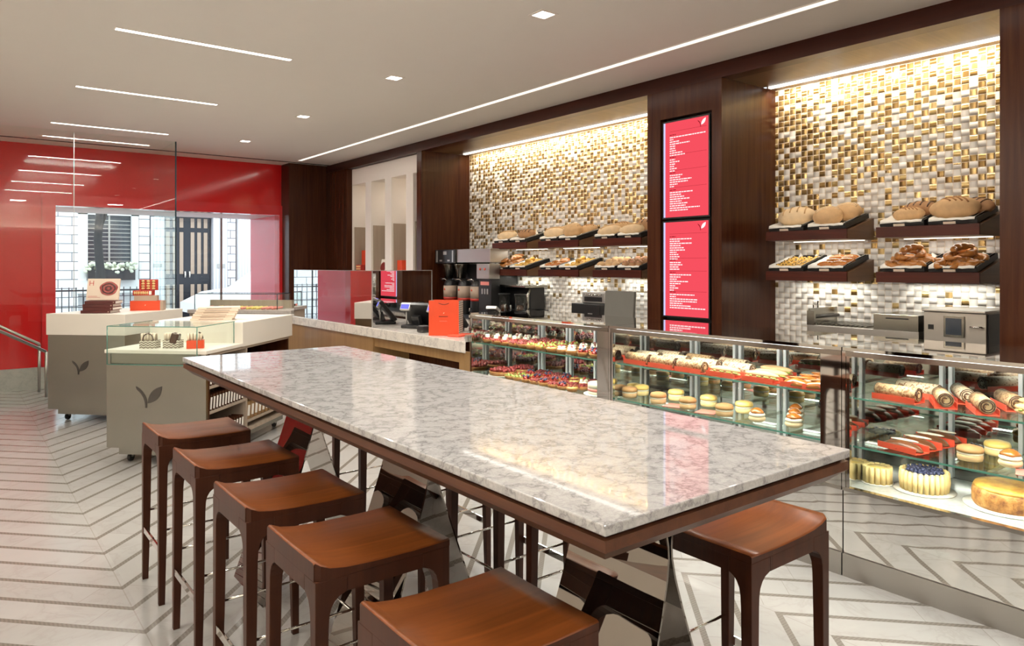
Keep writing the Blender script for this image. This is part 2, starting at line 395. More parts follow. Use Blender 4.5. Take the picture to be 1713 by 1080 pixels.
b=MB(); b.box(1.03,3.40,11.985,11.995,.262,2.30); b.build('window_pane',M['glass'],w1)
b=MB(); b.box(3.42,3.89,11.985,11.995,.262,2.30); b.build('window_pane',M['glass'],w1)
MB().box(3.395,3.425,11.97,12.01,.262,2.30).build('window_mullion',M['silver'],w1)
struct(MB().box(-2.6,4.52,10.30,10.335,H-.006,H+.01).build('trim_1',M['blackmatte']))  # black strip painting the shade of the gap at the ceiling edge
# glass screen by the stair
g=thing('glass_partition','tall frameless clear glass screen in front of the red wall','glass screen',(0,9.5,0))
for x0,x1 in ((-2.6,1.088),(1.094,2.165)): MB().box(x0,x1,-.005,.005,.01,H).build('glass_panel',M['glass'],g)
MB().box(2.158,2.168,.01,1.18,.01,H).build('glass_panel',M['glass'],g)
MB().box(2.158,2.173,-.006,.009,.01,H).build('glass_edge',M['darkedge'],g)
MB().box(1.088,1.094,-.005,.005,.01,H).build('glass_joint',M['silver'],g)

# wood clad right side
X0=4.52; XW=5.23
def clad(n,*bx,mat='mahog'): return sbox(n,M[mat],*bx)
b=MB(); b.box(X0,4.64,-3.2,10.43,2.943,H+.1); struct(b.build('trim_2',M['mahogY']))
for i,(y0,y1) in enumerate(((1.461,3.262),(3.986,7.60),(7.715,9.70))):
    struct(MB().box(4.64,5.06,y0,y1,2.945,2.985).box(5.106,5.23,y0,y1,2.945,2.985).build('trim_%d'%(3+i),M['mahogX']))
clad('trim_6',X0,XW,7.60,7.715,0,2.945)
clad('trim_7',X0,XW,9.70,10.43,0,2.945)
clad('trim_8',3.935,XW,10.43,10.74,0,H)
clad('trim_9',X0,XW,-3.2,1.461,0,2.945)
b=MB(); b.box(X0,XW,3.262,3.350,0,2.945); b.box(X0,XW,3.850,3.986,0,2.945); b.box(X0,XW,3.35,3.85,2.715,2.945); b.box(X0,XW,3.35,3.85,0,1.0)
struct(b.build('trim_10',M['mahog']))
sbox('trim_11',M['blackmatte'],4.60,XW,3.35,3.85,1.0,2.715)
b=MB(); b.box(XW,5.4,1.461,3.262,.88,3.0); struct(b.build('wall_right',M['mosaic']))
b=MB(); b.box(XW,5.4,3.986,7.60,.88,3.0); struct(b.build('wall_right_mosaic',M['mosaic'])).name='wall_right.001'
b=MB(); b.box(XW,5.4,-3.2,10.74,-.1,.88); b.box(XW,5.4,7.60,10.74,.88,H); b.box(XW,5.4,-3.2,1.461,.88,H); struct(b.build('wall_right_base',M['wall'])).name='wall_right.002'

# ------------------------------------------------------------------ lamps
def area(name,loc,sx,sy,power,col=(1,.86,.68),rot=(0,0,0),parent=None,spread=PI):
    l=bpy.data.lights.new(name,'AREA'); l.shape='RECTANGLE'; l.size=sx; l.size_y=sy; l.energy=power; l.color=col; l.spread=spread
    o=bpy.data.objects.new(name,l); COL.objects.link(o); o.location=loc; o.rotation_euler=rot
    if parent: o.parent=parent
    return o
WARM=(1,.945,.865)
lines=[(3.32,'over the near end of the room'),(5.195,'nearest the camera in view'),(7.07,'middle of the row in view'),(9.02,'nearest the red wall')]
for Y in (1.45,3.32,5.195,7.07,9.02):
    lb={5.195:'long white light line in the ceiling, nearest of those in view',7.07:'long white light line in the ceiling, between two others',9.02:'long white light line in the ceiling, closest to the red wall'}.get(Y,'long white light line in the ceiling above the %s'%('bar stools nearest the camera' if Y<2 else 'far half of the bar table'))
    k=thing('linear_ceiling_light',lb,'ceiling light',(1.40,Y,H),0,'linear lights in the ceiling')
    b=MB(); b.box(-.58,.58,-.03,-.024,-.004,.01); b.box(-.58,.58,.024,.03,-.004,.01); b.box(-.58,-.574,-.024,.024,-.004,.01); b.box(.574,.58,-.024,.024,-.004,.01)
    b.build('frame',M['whitepaint'],k)
    MB().box(-.574,.574,-.024,.024,-.002,.006).build('diffuser',M['ceillamp'],k)
    area('light_line_glow',(0,0,-.006),1.14,.048,20,WARM,parent=k)
for i,Y in enumerate((1.45,3.317,5.18,7.09,8.93)):
    lb={3.317:'small square downlight nearest the camera',5.18:'second square downlight from the camera',7.09:'third square downlight from the camera',8.93:'farthest square downlight, near the red wall'}.get(Y,'small square downlight above the near table end')
    k=thing('downlight',lb,'ceiling light',(2.825,Y,H),0,'square downlights')
    b=MB(); b.box(-.065,.065,-.065,-.05,-.004,.01); b.box(-.065,.065,.05,.065,-.004,.01); b.box(-.065,-.05,-.05,.05,-.004,.01); b.box(.05,.065,-.05,.05,-.004,.01)
    b.build('frame',M['whitepaint'],k)
    MB().box(-.05,.05,-.05,.05,-.001,.006).build('diffuser',M['ceillamp'],k)
    area('downlight_glow',(0,0,-.008),.1,.1,15,WARM,parent=k,spread=R(130))
k=thing('slot_ceiling_light','very long thin light slot running along the ceiling above the counter','ceiling light',(3.965,3.6,H))
MB().box(-.03,.03,-6.5,6.5,-.003,.006).build('diffuser',M['slot'],k)
b=MB(); b.box(-.036,-.03,-6.5,6.5,-.006,.01); b.box(.03,.036,-6.5,6.5,-.006,.01); b.build('frame',M['whitepaint'],k)
area('slot_glow',(0,0,-.01),.06,12,24,WARM,parent=k)
for n,(y0,y1) in enumerate(((1.50,3.22),(4.02,7.50))):
    k=thing('cove_light',('slim bright light strip above the gold tiles, right alcove','slim bright light strip above the gold tiles, left alcove')[n],'light strip',(5.083,(y0+y1)/2,2.945),0,'cove strips over the tiles')
    L=(y1-y0)/2
    MB().box(-.018,.018,-L,L,-.014,0).build('diffuser',M['lightstrip'],k)
    MB().box(-.022,.022,-L-.01,L+.01,0,.03).build('housing',M['silver'],k)
    area('cove_glow',(.025,0,-.02),.03,2*L,(10,19)[n],(1,.86,.66),rot=(0,R(-34),0),parent=k)
# ------------------------------------------------------------------ the bar table
T=thing('bar_table','long high bar table with white marble top and walnut frame','table',(1.373,2.43,0))
MB().box(-.443,.443,-1.51,1.51,1.049,1.07,bev=.003).build('tabletop',M['marble'],T)
b=MB(); b.loft([[(-.425,-1.492,1.049),(.425,-1.492,1.049),(.425,1.492,1.049),(-.425,1.492,1.049)],[(-.425,-1.492,1.04),(.425,-1.492,1.04),(.425,1.492,1.04),(-.425,1.492,1.04)]]).build('shadow_gap',M['blackmatte'],T)
def rect(hx,hy,z): return [(-hx,-hy,z),(hx,-hy,z),(hx,hy,z),(-hx,hy,z)]
MB().loft([rect(.44,1.507,1.040),rect(.44,1.507,1.018),rect(.40,1.467,.985)]).build('frame',M['tablewood'],T)
def leg_sheet(sgn):
    """half of an hourglass: a bent polished sheet running along the table"""
    b=MB(); secs=[]
    for z,x in ((.986,.026),(.95,.021),(.90,.009),(.86,.003),(.83,.003),(.78,.012),(.70,.035),(.60,.068),(.40,.135),(.2,.20),(0,.265)):
        hl=.16+.05*(.986-z)
        secs.append([(sgn*x,-hl,z),(sgn*x,hl,z),(sgn*(x+.006),hl,z),(sgn*(x+.006),-hl,z)])
    return b.loft(secs,smooth=False)
for n,yo in enumerate((-1.125,-.03,1.02)):
    for sg in (-1,1):
        o=leg_sheet(sg).build('leg',M['legmirror'],T,(0,yo,0)); o['label']='polished hourglass steel leg'

# ------------------------------------------------------------------ stools
def make_stool():
    s=thing('bar_stool','','stool')
    prof=[(-.205,.768),(-.201,.772),(-.19,.766),(-.165,.755),(-.12,.747),(-.04,.742),(.08,.740),(.15,.741),(.205,.743)]
    top=[]; 
    b=MB(); n=len(prof); t=bmesh.new()
    W=.186; rows=[]
    for x,z in prof:
        e=0
        if x<-.2: e=.012
        rows.append([t.verts.new((x,-W+e,z-.004)),t.verts.new((x,-W+e+.006,z)),t.verts.new((x,0,z-.002)),t.verts.new((x,W-e-.006,z)),t.verts.new((x,W-e,z-.004))])
    low=[[t.verts.new((x,-W+(.012 if x<-.2 else 0),.722)),t.verts.new((x,W-(.012 if x<-.2 else 0),.722))] for x,z in prof]
    for i in range(n-1):
        for k in range(4): f=t.faces.new((rows[i][k],rows[i+1][k],rows[i+1][k+1],rows[i][k+1])); f.smooth=True
        t.faces.new((rows[i][0],low[i][0],low[i+1][0],rows[i+1][0])); t.faces.new((rows[i][4],rows[i+1][4],low[i+1][1],low[i][1]))
        t.faces.new((low[i][0],low[i][1],low[i+1][1],low[i+1][0]))
    for i in (0,n-1): t.faces.new(rows[i]+[low[i][1],low[i][0]])
    bmesh.ops.recalc_face_normals(t,faces=t.faces); b._merge(t)
    o=b.build('seat',[M['stooltop'],M['stoolleg']],s)
    for f in o.data.polygons:
        if f.normal.z<.45: f.material_index=1
    # apron ring
    b=MB(); b.box(-.205,-.165,-.111,.111,.680,.7215); b.box(.165,.205,-.111,.111,.680,.7215)
    b.box(-.115,.115,-.186,-.150,.680,.7215); b.box(-.115,.115,.150,.186,.680,.7215)
    b.build('apron',M['stoolleg'],s)
    for sx in (-1,1):
        for sy in (-1,1):
            b=MB()
            def q(z,w,d): # outer faces flush, inner faces taper
                xo=sx*.205; yo=sy*.186
                return [(xo,yo,z),(xo-sx*w,yo,z),(xo-sx*w,yo-sy*d,z),(xo,yo-sy*d,z)]
            b.loft([q(0,.026,.024),q(.30,.033,.031),q(.59,.037,.035),q(.625,.039,.037),q(.645,.044,.041),q(.661,.054,.049),q(.672,.068,.060),q(.680,.09,.075),q(.7218,.09,.075)])
            b.build('leg',M['stoolleg'],s,bevel=.002)
    b=MB(); b.box(-.203,-.193,-.16,.16,.232,.262,bev=.002); o=b.build('footrest',M['chrome'],s); o['label']='flat chrome footrest'
    for sy in (-1,1):
        MB().tube([(-.19,sy*.172,.335),(.19,sy*.172,.335)],.005,8).build('stretcher',M['chrome'],s)
    MB().tube([(.192,-.16,.30),(.192,.16,.30)],.005,8).build('stretcher',M['chrome'],s)
    return s
ST=Proto(make_stool())
lab=['brown wooden bar stool in the foreground, its seat cut by the bottom of the photo','brown wooden bar stool on the left of the table, second from the camera','brown wooden bar stool in the middle of the left row','brown wooden bar stool on the left of the table, second from the far end','brown wooden bar stool farthest of the left row, before the steel island']
for i,y in enumerate((1.34,1.955,2.505,3.11,3.73)):
    ST.put((.942,y,0),0,lab[i],'bar stools around the table')
lab=['brown wooden bar stool right of the table, beside its near corner','brown wooden bar stool hidden behind the table, second on the right side','brown wooden bar stool hidden behind the table, middle of the right side','brown wooden bar stool hidden behind the table, fourth on the right side','brown wooden bar stool behind the far right table corner']
for i,y in enumerate((1.345,1.955,2.505,3.11,3.73)):
    ST.put((1.932,y-.01,0),PI,lab[i],'bar stools around the table')

# ------------------------------------------------------------------ leaf emblem
def bez(p,n=8):
    out=[]
    for a,b_,c in p:
        for i in range(n):
            u=i/n; out.append(((1-u)**2*a[0]+2*u*(1-u)*b_[0]+u*u*c[0],(1-u)**2*a[1]+2*u*(1-u)*b_[1]+u*u*c[1]))
    return out
STEM=bez([((-.50,1.0),(-.05,.80),(.06,.28)),((.06,.28),(.05,.1),(.05,0)),((.05,0),(0,0),(-.03,0)),((-.03,0),(-.02,.55),(-.42,.82)),((-.42,.82),(-.48,.9),(-.50,1.0))])
LEAF=bez([((.10,.22),(.12,.85),(.80,1.02)),((.80,1.02),(.78,.30),(.10,.22))])
def emblem(b,which,sc_,Mx,th=.004):
    for pts in which: b.prism([(x*sc_,y*sc_) for x,y in pts],0,th,M=Mx)
    return b

# ------------------------------------------------------------------ display islands (turned 45 degrees)
def frame45(x,y): return Matrix.Translation((x,y,0))@Matrix.Rotation(R(-45),4,'Z')   # local x along the face, local y away from it
def island(x,y,w,L,label,front_low,shelves):
    k=thing('display_island',label,'display counter',(x,y,0),R(-45))
    zt=1.065
    if front_low:
        D=.55
        MB().box(0,w,0,.03,.13,.863).build('front_panel',M['steel'],k)
        MB().box(-.01,w+.01,-.012,D,.863,.89,bev=.002).build('low_top',M['white'],k)
        b=MB(); b.box(-.01,w+.01,D,L,.86,zt,bev=.003)
        b.build('raised_top',M['white'],k)
        # open shelves on the right side
        b=MB(); b.box(0,.02,.03,L-.02,.13,.86); b.box(.02,w-.02,L-.05,L-.02,.13,.86); b.box(.34,.36,.03,L-.05,.13,.86); b.box(.02,w,.03,.05,.13,.86)
        b.build('carcass',M['mahog'],k)
        b=MB(); b.box(.36,w,.62,.645,.13,.86); b.box(.36,w,.05,.62,.395,.413); b.box(.36,w,.05,.62,.590,.608); b.box(.36,w,.645,L-.05,.205,.223); b.box(.36,w,.645,L-.05,.42,.438); b.box(.36,w,.645,L-.05,.62,.638)
        b.box(.02,w,.05,L-.05,.13,.16); b.box(.02,w,.05,L-.05,.84,.86)
        b.build('shelf_boards',M['taupe'],k)
    else:
        MB().box(0,w,0,.03,.124,.858).build('front_panel',M['steel'],k)
        b=MB(); b.box(0,w,.03,L,.124,.858); b.build('carcass',M['steel'],k)
        MB().box(-.01,w+.01,-.012,L+.01,.858,zt,bev=.003).build('raised_top',M['white'],k)
    MB().box(.06,w-.06,.06,L-.06,.065,.13).build('plinth',M['steel'],k)
    for cx in (.12,w-.12):
        for cy in (.12,L-.12):
            c=MB().tube([(cx-.012,cy,.032),(cx+.012,cy,.032)],.031,14).build('caster',M['rubber'],k)
            MB().box(cx-.02,cx+.02,cy-.01,cy+.01,.034,.066).build('caster_fork',M['silver'],c)
    Mx=Matrix.Translation((w*.40,-.001,.445 if front_low else .47))@Matrix.Rotation(PI/2,4,'X')
    emblem(MB(),(STEM,LEAF),.165 if front_low else .135,Mx,.003).build('leaf_emblem',M['steeldark'],k)
    return k
IF=island(.945,6.33,.82,1.52,'near steel display island with a leaf emblem and a glass box on its end',True,True)
IB=island(.746,8.421,.82,.95,'far display island with steel front and tall white top carrying books and boxes',False,False)
F=frame45(.945,6.33); FB=frame45(.746,8.421)
# glass box on the near island
V=thing('glass_display_box','clear glass box with green edges over three gift boxes on the near island','glass case',(.945,6.33,0),R(-45))
g=.006
MB().box(.02,.76,-.022,-.022+g,.775,1.068).build('glass_front',M['glass'],V)
MB().box(.02,.02+g,-.015,.53,.893,1.068).build('glass_side',M['glass'],V); MB().box(.754,.76,-.015,.53,.893,1.068).build('glass_side',M['glass'],V)
MB().box(.02,.76,-.022,.545,1.068,1.074).build('glass_lid',M['glass'],V)
e=.0035; b=MB()
for a,c in (((.02,-.022),(.76,-.022)),((.02,-.022),(.02,.54)),((.76,-.022),(.76,.54))): b.tube([(a[0],a[1],1.072),(c[0],c[1],1.072)],e,6)
for a in ((.02,-.022),(.76,-.022)): b.tube([(a[0],a[1],.777),(a[0],a[1],1.072)],e,6)
b.tube([(.76,.53,.893),(.76,.53,1.072)],e,6); b.tube([(.02,-.022,.777),(.76,-.022,.777)],e,6)
b.build('polished_edge',M['glassedge'],V)

# third display with stone top near the window
k=thing('display_island','stone topped display counter by the window, half hidden behind the white islands','display counter',(2.305,9.42,0),R(-45))
MB().box(0,1.30,0,.46,.10,.955).build('carcass',M['taupe'],k); MB().box(-.02,1.32,-.02,.48,.955,1.0,bev=.004).build('stone_top',M['stone'],k); MB().box(.03,1.14,.415,.47,1.0,1.10).build('back_ledge',M['taupe'],k); MB().box(.05,1.25,.05,.4,0.0,.10).build('plinth',M['black'],k)
G3=frame45(2.305,9.42)
V=thing('glass_display_box','low glass box over rows of chocolates on the stone counter by the window','glass case',(2.305,9.42,1.0),R(-45))
MB().box(.05,1.12,.03,.036,0.001,.19).build('glass_front',M['glass'],V)
MB().box(.05,.056,.04,.4,.001,.19).build('glass_side',M['glass'],V); MB().box(1.114,1.12,.04,.4,.001,.19).build('glass_side',M['glass'],V); MB().box(.05,1.12,.03,.41,.19,.196).build('glass_lid',M['glass'],V)
b=MB()
for a,c in (((.05,.03,.193),(1.12,.03,.193)),((.05,.03,0.002),(.05,.03,.193)),((1.12,.03,0.002),(1.12,.03,.193)),((1.12,.03,.193),(1.12,.41,.193)),((.05,.41,.193),(1.12,.41,.193))): b.tube([a,c],.005,6)
b.build('polished_edge',M['darkedge'],V)
CH=[]
for nm,m in (('red glazed chocolate','pinkgl'),('dark chocolate','choc'),('yellow glazed chocolate','custard')):
    o=thing('chocolate_row','','sweets'); 
    b=MB()
    for i in range(6): b.ell((0,i*.05,.014),(.018,.02,.016),8)
    b.build('sweets',M[m],o); CH.append(Proto(o))
for i in range(15):
    p=G3@Vector((.12+i*.066,.07,1.002)); kx=(0,1,2,0,0,1,2,2,0,2,2,2,0,0,0)[i]
    o=CH[kx].put(p,R(-45),None,'rows of chocolates under the glass by the window')
    o['label']='row of %s chocolates in the window glass box, %s from left'%(('red','dark brown','yellow')[kx],ORD[i] if i<14 else 'last')

# ------------------------------------------------------------------ goods on the islands
def onF(x,y,z): return F@Vector((x,y,z))
def onB(x,y,z): return FB@Vector((x,y,z))
def giftbox(label,pos,rz,front,side,kind):
    k=thing('gift_box',label,'gift box',pos,rz)
    w,d,h=.125,.085,.062
    b=MB(); b.mat(0).box(0,w,0,d,.0,h); b.build('box_tray',M[side] if kind!=2 else M[front],k)
    if kind==2: MB().box(-.001,.001,0,d,0,h).build('box_end',M['taupecard'],k)
    b=MB()
    for i in range(5): b.tube([(w*.12+i*.022,.02,h),(w*.08+i*.024,.02,h+.05),(w*.1+i*.023,.055,h+.05),(w*.12+i*.022,.06,h)],.011,6)
    b.build('paper_filling',M['cream'],k)
    if kind==0: MB().tube([(.02+.042*(1-math.cos(a*PI/10)),.012,h+.055*math.sin(a*PI/10)) for a in range(11)],.004,6).build('ribbon',M['choc'],k)
    if kind==1: MB().box(.035,.095,-.004,.06,h-.01,h+.075,bev=.012,M=Matrix.Rotation(R(14),4,'Y')).build('chocolate_slab',M['choc'],k)
    if kind==2: MB().tube([(.085+.03*math.sin(a*PI/16),.02,h+.012+.05*math.cos(a*PI/16)) for a in range(9)],.006,6).build('ribbon',M['choc'],k)
    return k
giftbox('taupe patterned gift box with a round bow in the glass box, leftmost',onF(.225,.07,.891),R(-38),'chevron','chevron',0)
giftbox('taupe patterned gift box holding a dark chocolate slab, middle of three',onF(.395,.11,.891),R(-38),'chevron','chevron',1)
giftbox('orange gift box with taupe end and brown ribbon, right of three',onF(.60,.10,.891),R(-18),'orange','orange',2)
# white slabs
sl=thing('white_box','','box'); MB().box(-.17,.17,-.10,.10,0,.0185,bev=.002).build('carton',M['cream'],sl); MB().box(-.1,.1,-.101,-.099,.006,.013).build('printed_line',M['taupecard'],sl)
SL=Proto(sl)
for i in range(6):
    p=onF(.42+.012*i,.80+.004*(i%2),1.0655+i*.019); SL.put(p,R(-24+i*1.2),'flat cream carton on the near island, %s from the bottom of its stack'%ORD[i],'stack of cream cartons')
# books
bk=thing('book','','book'); MB().box(-.135,.135,-.11,.105,.003,.027).build('pages',M['paper'],bk)
b=MB(); b.box(-.14,.14,-.115,.11,0,.003); b.box(-.14,.14,-.115,.11,.027,.03); b.box(-.14,.14,-.119,-.114,0,.03); b.build('cover',M['darkred'],bk)
MB().box(.118,.128,-.1205,-.1185,.010,.020).build('spine_mark',M['taupecard'],bk)
BK=Proto(bk)
for i in range(4): BK.put(onB(.42+.012*(i%2)+.008*i,.20,1.0655+i*.031),R(-33+2*i),'large maroon book lying on the far island, %s from the bottom'%ORD[i],'stack of maroon books')
k=thing('book','large cream cookbook with a dark red rose cover, standing on the maroon stack','book',onB(.43,.20,1.19),R(-33))
TB=Matrix.Rotation(R(-12),4,'X')
MB().box(-.155,.155,-.002,.022,.002,.222,M=TB).build('cover',M['cream'],k)
b=MB()
for i,(r,zz) in enumerate(((.078,0),(.062,.001),(.046,.002),(.03,.003),(.015,.004))):
    b.mat(i%2); b.prism([(.055+r*1.12*math.cos(2*PI*j/28)*(1+.05*math.sin(5*2*PI*j/28+i)),.12+r*.92*math.sin(2*PI*j/28)) for j in range(28)],0,.002+zz,M=TB@Matrix.Translation((0,-.002,0))@Matrix.Rotation(PI/2,4,'X'))
b.build('rose_picture',[M['berryred'],M['darkred']],k)
b=MB()
for x0,x1,z0,z1 in ((-.135,-.129,.15,.2),(-.1,-.094,.15,.2),(-.129,-.1,.172,.177),(-.14,-.05,.04,.043),(-.14,-.02,.028,.031)): b.box(x0,x1,-.0032,-.002,z0,z1,M=TB)
b.build('cover_lettering',M['redcard'],k)
k=thing('gift_box','long orange gift box with taupe end on the far island','gift box',onB(.60,.62,1.0655),R(-24))
MB().box(-.12,.17,-.06,.07,0,.102).build('box_lid',M['orange'],k); MB().box(.17,.2,-.06,.07,0,.102).build('box_end',M['taupecard'],k)
emblem(MB(),(LEAF,),.014,Matrix.Translation((.02,-.0605,.048))@Matrix.Rotation(PI/2,4,'X'),.001).build('leaf_emblem',M['cream'],k)
k=thing('gift_box','small taupe box on top of the orange gift box','gift box',onB(.62,.62,1.168),R(-24)); MB().box(-.10,.12,-.05,.05,0,.056).build('box_lid',M['taupecard'],k)
def macbox(label,loc,rz,stand):
    k=thing('macaron_box',label,'sweets box',loc,rz)
    Mx=Matrix.Rotation(R(80),4,'X') if stand else Matrix()
    W,D=(.185,.115) if stand else (.19,.05)
    b=MB(); 
    if stand:
        b.box(-W/2,W/2,0,.02,0,D); b.build('box_back',M['redcard'],k)
        bm_=MB()
        for i in range(3):
            for j in range(4): bm_.ell((-W/2+.04+i*.052,-.004,.018+j*.026),(.019,.012,.011),8)
        bm_.build('macarons',M['sponge'],k)
    else:
        b.box(-W/2,W/2,-.05,.05,0,.052); b.build('box_tray',M['redcard'],k)
        bm_=MB()
        for i in range(8): bm_.ell((-W/2+.018+i*.018,-.05,.027),(.008,.007,.018),8)
        bm_.build('macarons',M['sponge'],k)
        MB().box(W/2-.03,W/2-.004,-.053,-.05,.008,.046).build('paper_band',M['paper'],k)
macbox('red box with a row of macarons lying under an upright one',onB(.60,.62,1.2245),R(-28),False)
macbox('open red box of macarons standing upright on top of the pile',onB(.645,.63,1.278),R(-28),True)

# packets in the island's side shelves
pk=thing('biscuit_packet','','packet'); MB().box(-.10,.0,-.013,.013,0,.125,bev=.003).build('packet_body',M['choc'],pk); MB().box(-.002,.002,-.011,.011,.012,.105).build('packet_label',M['paper'],pk)
PK=Proto(pk)
rows=[(.608,.07,12,.61,'top'),(.413,.07,12,.61,'middle'),(.16,.07,12,.61,'bottom')]
for z,y0,n,y1,nm in rows:
    for i in range(n):
        PK.put(onF(.805,y0+.022+i*(y1-y0-.05)/(n-1),z+.001),R(-45),'white labelled biscuit packet, %s island shelf, %s from the steel front'%(nm,ORD[i]),'biscuit packets in the island side',rot=(R(-7),0,R(-45)))
pk=thing('biscuit_packet','','packet'); MB().box(-.10,.0,-.024,.024,0,.150,bev=.003).build('packet_body',M['oak'],pk); MB().box(-.002,.002,-.018,.018,.03,.12).build('packet_label',M['paper'],pk)
PK=Proto(pk)
for z,nm in ((.223,'lower'),(.438,'upper')):
    for i in range(11):
        PK.put(onF(.805,.69+i*.068,z+.001),R(-45),'tan paper biscuit packet, %s island shelf, %s from the divider'%(nm,ORD[i]),'tan packets in the island side',rot=(R(-7),0,R(-45)))
# handrail
k=thing('stair_handrail','brushed steel stair handrail sloping down beside the red wall','handrail',(0,0,0))
b=MB(); b.tube([(-.6,10.45,1.46),(.835,10.45,.585),(.835,10.45,.56)],.018,10); b.build('rail',M['steelY'],k); MB().tube([(.835,10.45,.0),(.835,10.45,.575)],.016,10).build('post',M['steelY'],k)
MB().tube([(-.6,10.0,1.42),(.868,10.0,.53)],.018,10).build('rail',M['steelY'],k); MB().tube([(.868,10.0,.0),(.868,10.0,.53)],.016,10).build('post',M['steelY'],k)
# ------------------------------------------------------------------ cash counter
k=thing('cash_counter','long cash counter with marble top and light wood front','counter',(3.02,4.44,0))
poly=[(0,0),(.42,.66),(.80,.66),(.80,3.86),(0,3.86)]
MB().prism(poly,.885,.97,bev=.003).build('marble_top',M['cmarble'],k)
b=MB(); b.box(.02,.78,1.54,3.84,.08,.884); b.box(.04,.06,.1,1.54,.80,.884); b.box(.03,.09,.07,.13,0,.884)
b.build('wood_front',M['oak'],k)
b=MB(); b.box(.40,.78,.70,1.54,.0,.884); b.build('kneehole_panel',M['mahog'],k)
MB().box(.06,.76,1.6,3.8,0,.08).build('plinth',M['black'],k)
k=thing('mirrored_screen','mirror glass screen standing on the marble cash counter, reflecting the window','glass screen',(3.04,6.0,.971))
MB().box(0,.008,0,1.90,0,.52).build('front_panel',M['mirrorglass'],k,bevel=.001)
MB().box(.009,.66,.03,.038,0,.52).build('side_panel',M['mirrorglass'],k)
b=MB(); b.box(.66,.666,.028,.04,0,.525); b.box(.009,.66,.028,.04,.52,.525); b.box(-.001,.009,0,1.9,.52,.523); b.box(-.001,.009,-.004,0,0,.523); b.build('polished_edge',M['silver'],k)
def till(label,loc,rz):
    k=thing('till_terminal',label,'till',loc,rz)
    MB().box(-.13,.13,-.10,.10,0,.03,bev=.008).build('base',M['black'],k)
    MB().box(-.04,.04,-.02,.02,.02,.12,M=Matrix.Rotation(R(-20),4,'X')).build('stand',M['black'],k)
    Mx=Matrix.Translation((0,-.02,.13))@Matrix.Rotation(R(-38),4,'X')
    s=MB().box(-.17,.17,-.02,.02,-.12,.12,bev=.008,M=Mx).build('touch_screen',M['black'],k)
    MB().box(-.155,.155,-.0215,-.0200,-.105,.105,M=Mx).build('screen_glass',M['darkpane'],s)
    MB().tube([(.10,.05,.02),(.10,.05,.16)],.008,8).build('display_pole',M['silver'],k)
    Md=Matrix.Translation((.10,.06,.19))@Matrix.Rotation(R(25),4,'X')
    d=MB().box(-.055,.055,-.015,.015,-.035,.035,bev=.006,M=Md).build('customer_display',M['silver'],k)
    MB().box(-.045,.045,.0152,.0165,-.022,.022,M=Md).build('lit_display',M['bluescreen'],d)
    return k
till('black touch screen till beside the mirror screen, its small blue display to the left',(3.36,5.70,.971),R(112))
till('black touch screen till half hidden behind the orange paper bag',(3.40,5.30,.971),R(108))
k=thing('receipt_printer','small dark rounded device left of the orange paper bag','printer',(3.17,5.30,.971)); MB().box(-.04,.04,-.05,.05,0,.055,bev=.012).build('printer_body',M['black'],k); MB().box(-.03,.03,-.03,.03,.055,.058).build('paper_slot',M['silver'],k)
# paper bag
k=thing('paper_bag','orange paper carrier bag with a patterned side on the cash counter','paper bag',(3.06,5.03,.971),R(-47))
b=MB(); W,D,Hh=.25,.15,.285; th=.002
b.box(0,W,0,th,0,Hh); b.box(0,W,D-th,D,0,Hh); b.box(0,W,0,D,0,th); b.build('bag_panels',M['orange'],k)
b=MB(); b.prism([(0,0),(D/2,-.014),(D,0),(D,Hh*.02)][:3]+[(D,.001)],0,.001) if False else None
b.box(W-th,W,th,D-th,th,Hh); b.box(0,th,th,D-th,th,Hh); b.build('bag_gusset',M['chevron'],k)
MB().tube([(W*.33+.085*u/8,-.002,Hh-.02-.012*math.sin(PI*u/8)) for u in range(9)],.0025,6).build('handle',M['darkred'],k)
b=MB(); emblem(b,(LEAF,),.012,Matrix.Translation((W*.48,-.0002,Hh*.62))@Matrix.Rotation(PI/2,4,'X'),.001); b.build('leaf_emblem',M['cream'],k)
b=MB(); 
for i in range(7): b.box(W*.34+i*.011,W*.34+i*.011+.008,-.0012,0,Hh*.535,Hh*.535+.006)
b.build('printed_name',M['darkred'],k)
b=MB()
for i in range(8): b.box(W*.36+i*.008,W*.36+i*.008+.006,-.0012,0,Hh*.41,Hh*.41+.003)
b.build('printed_line',M['pinkgl'],k)
k=thing('card_stand','low orange card holder lying in front of the paper bag','card holder',(3.165,4.755,.971),R(20)); MB().box(0,.22,0,.11,0,.014,bev=.002).build('tray',M['orangered'],k); MB().box(.09,.205,-.0015,0,.002,.012).build('front_strip',M['taupecard'],k)

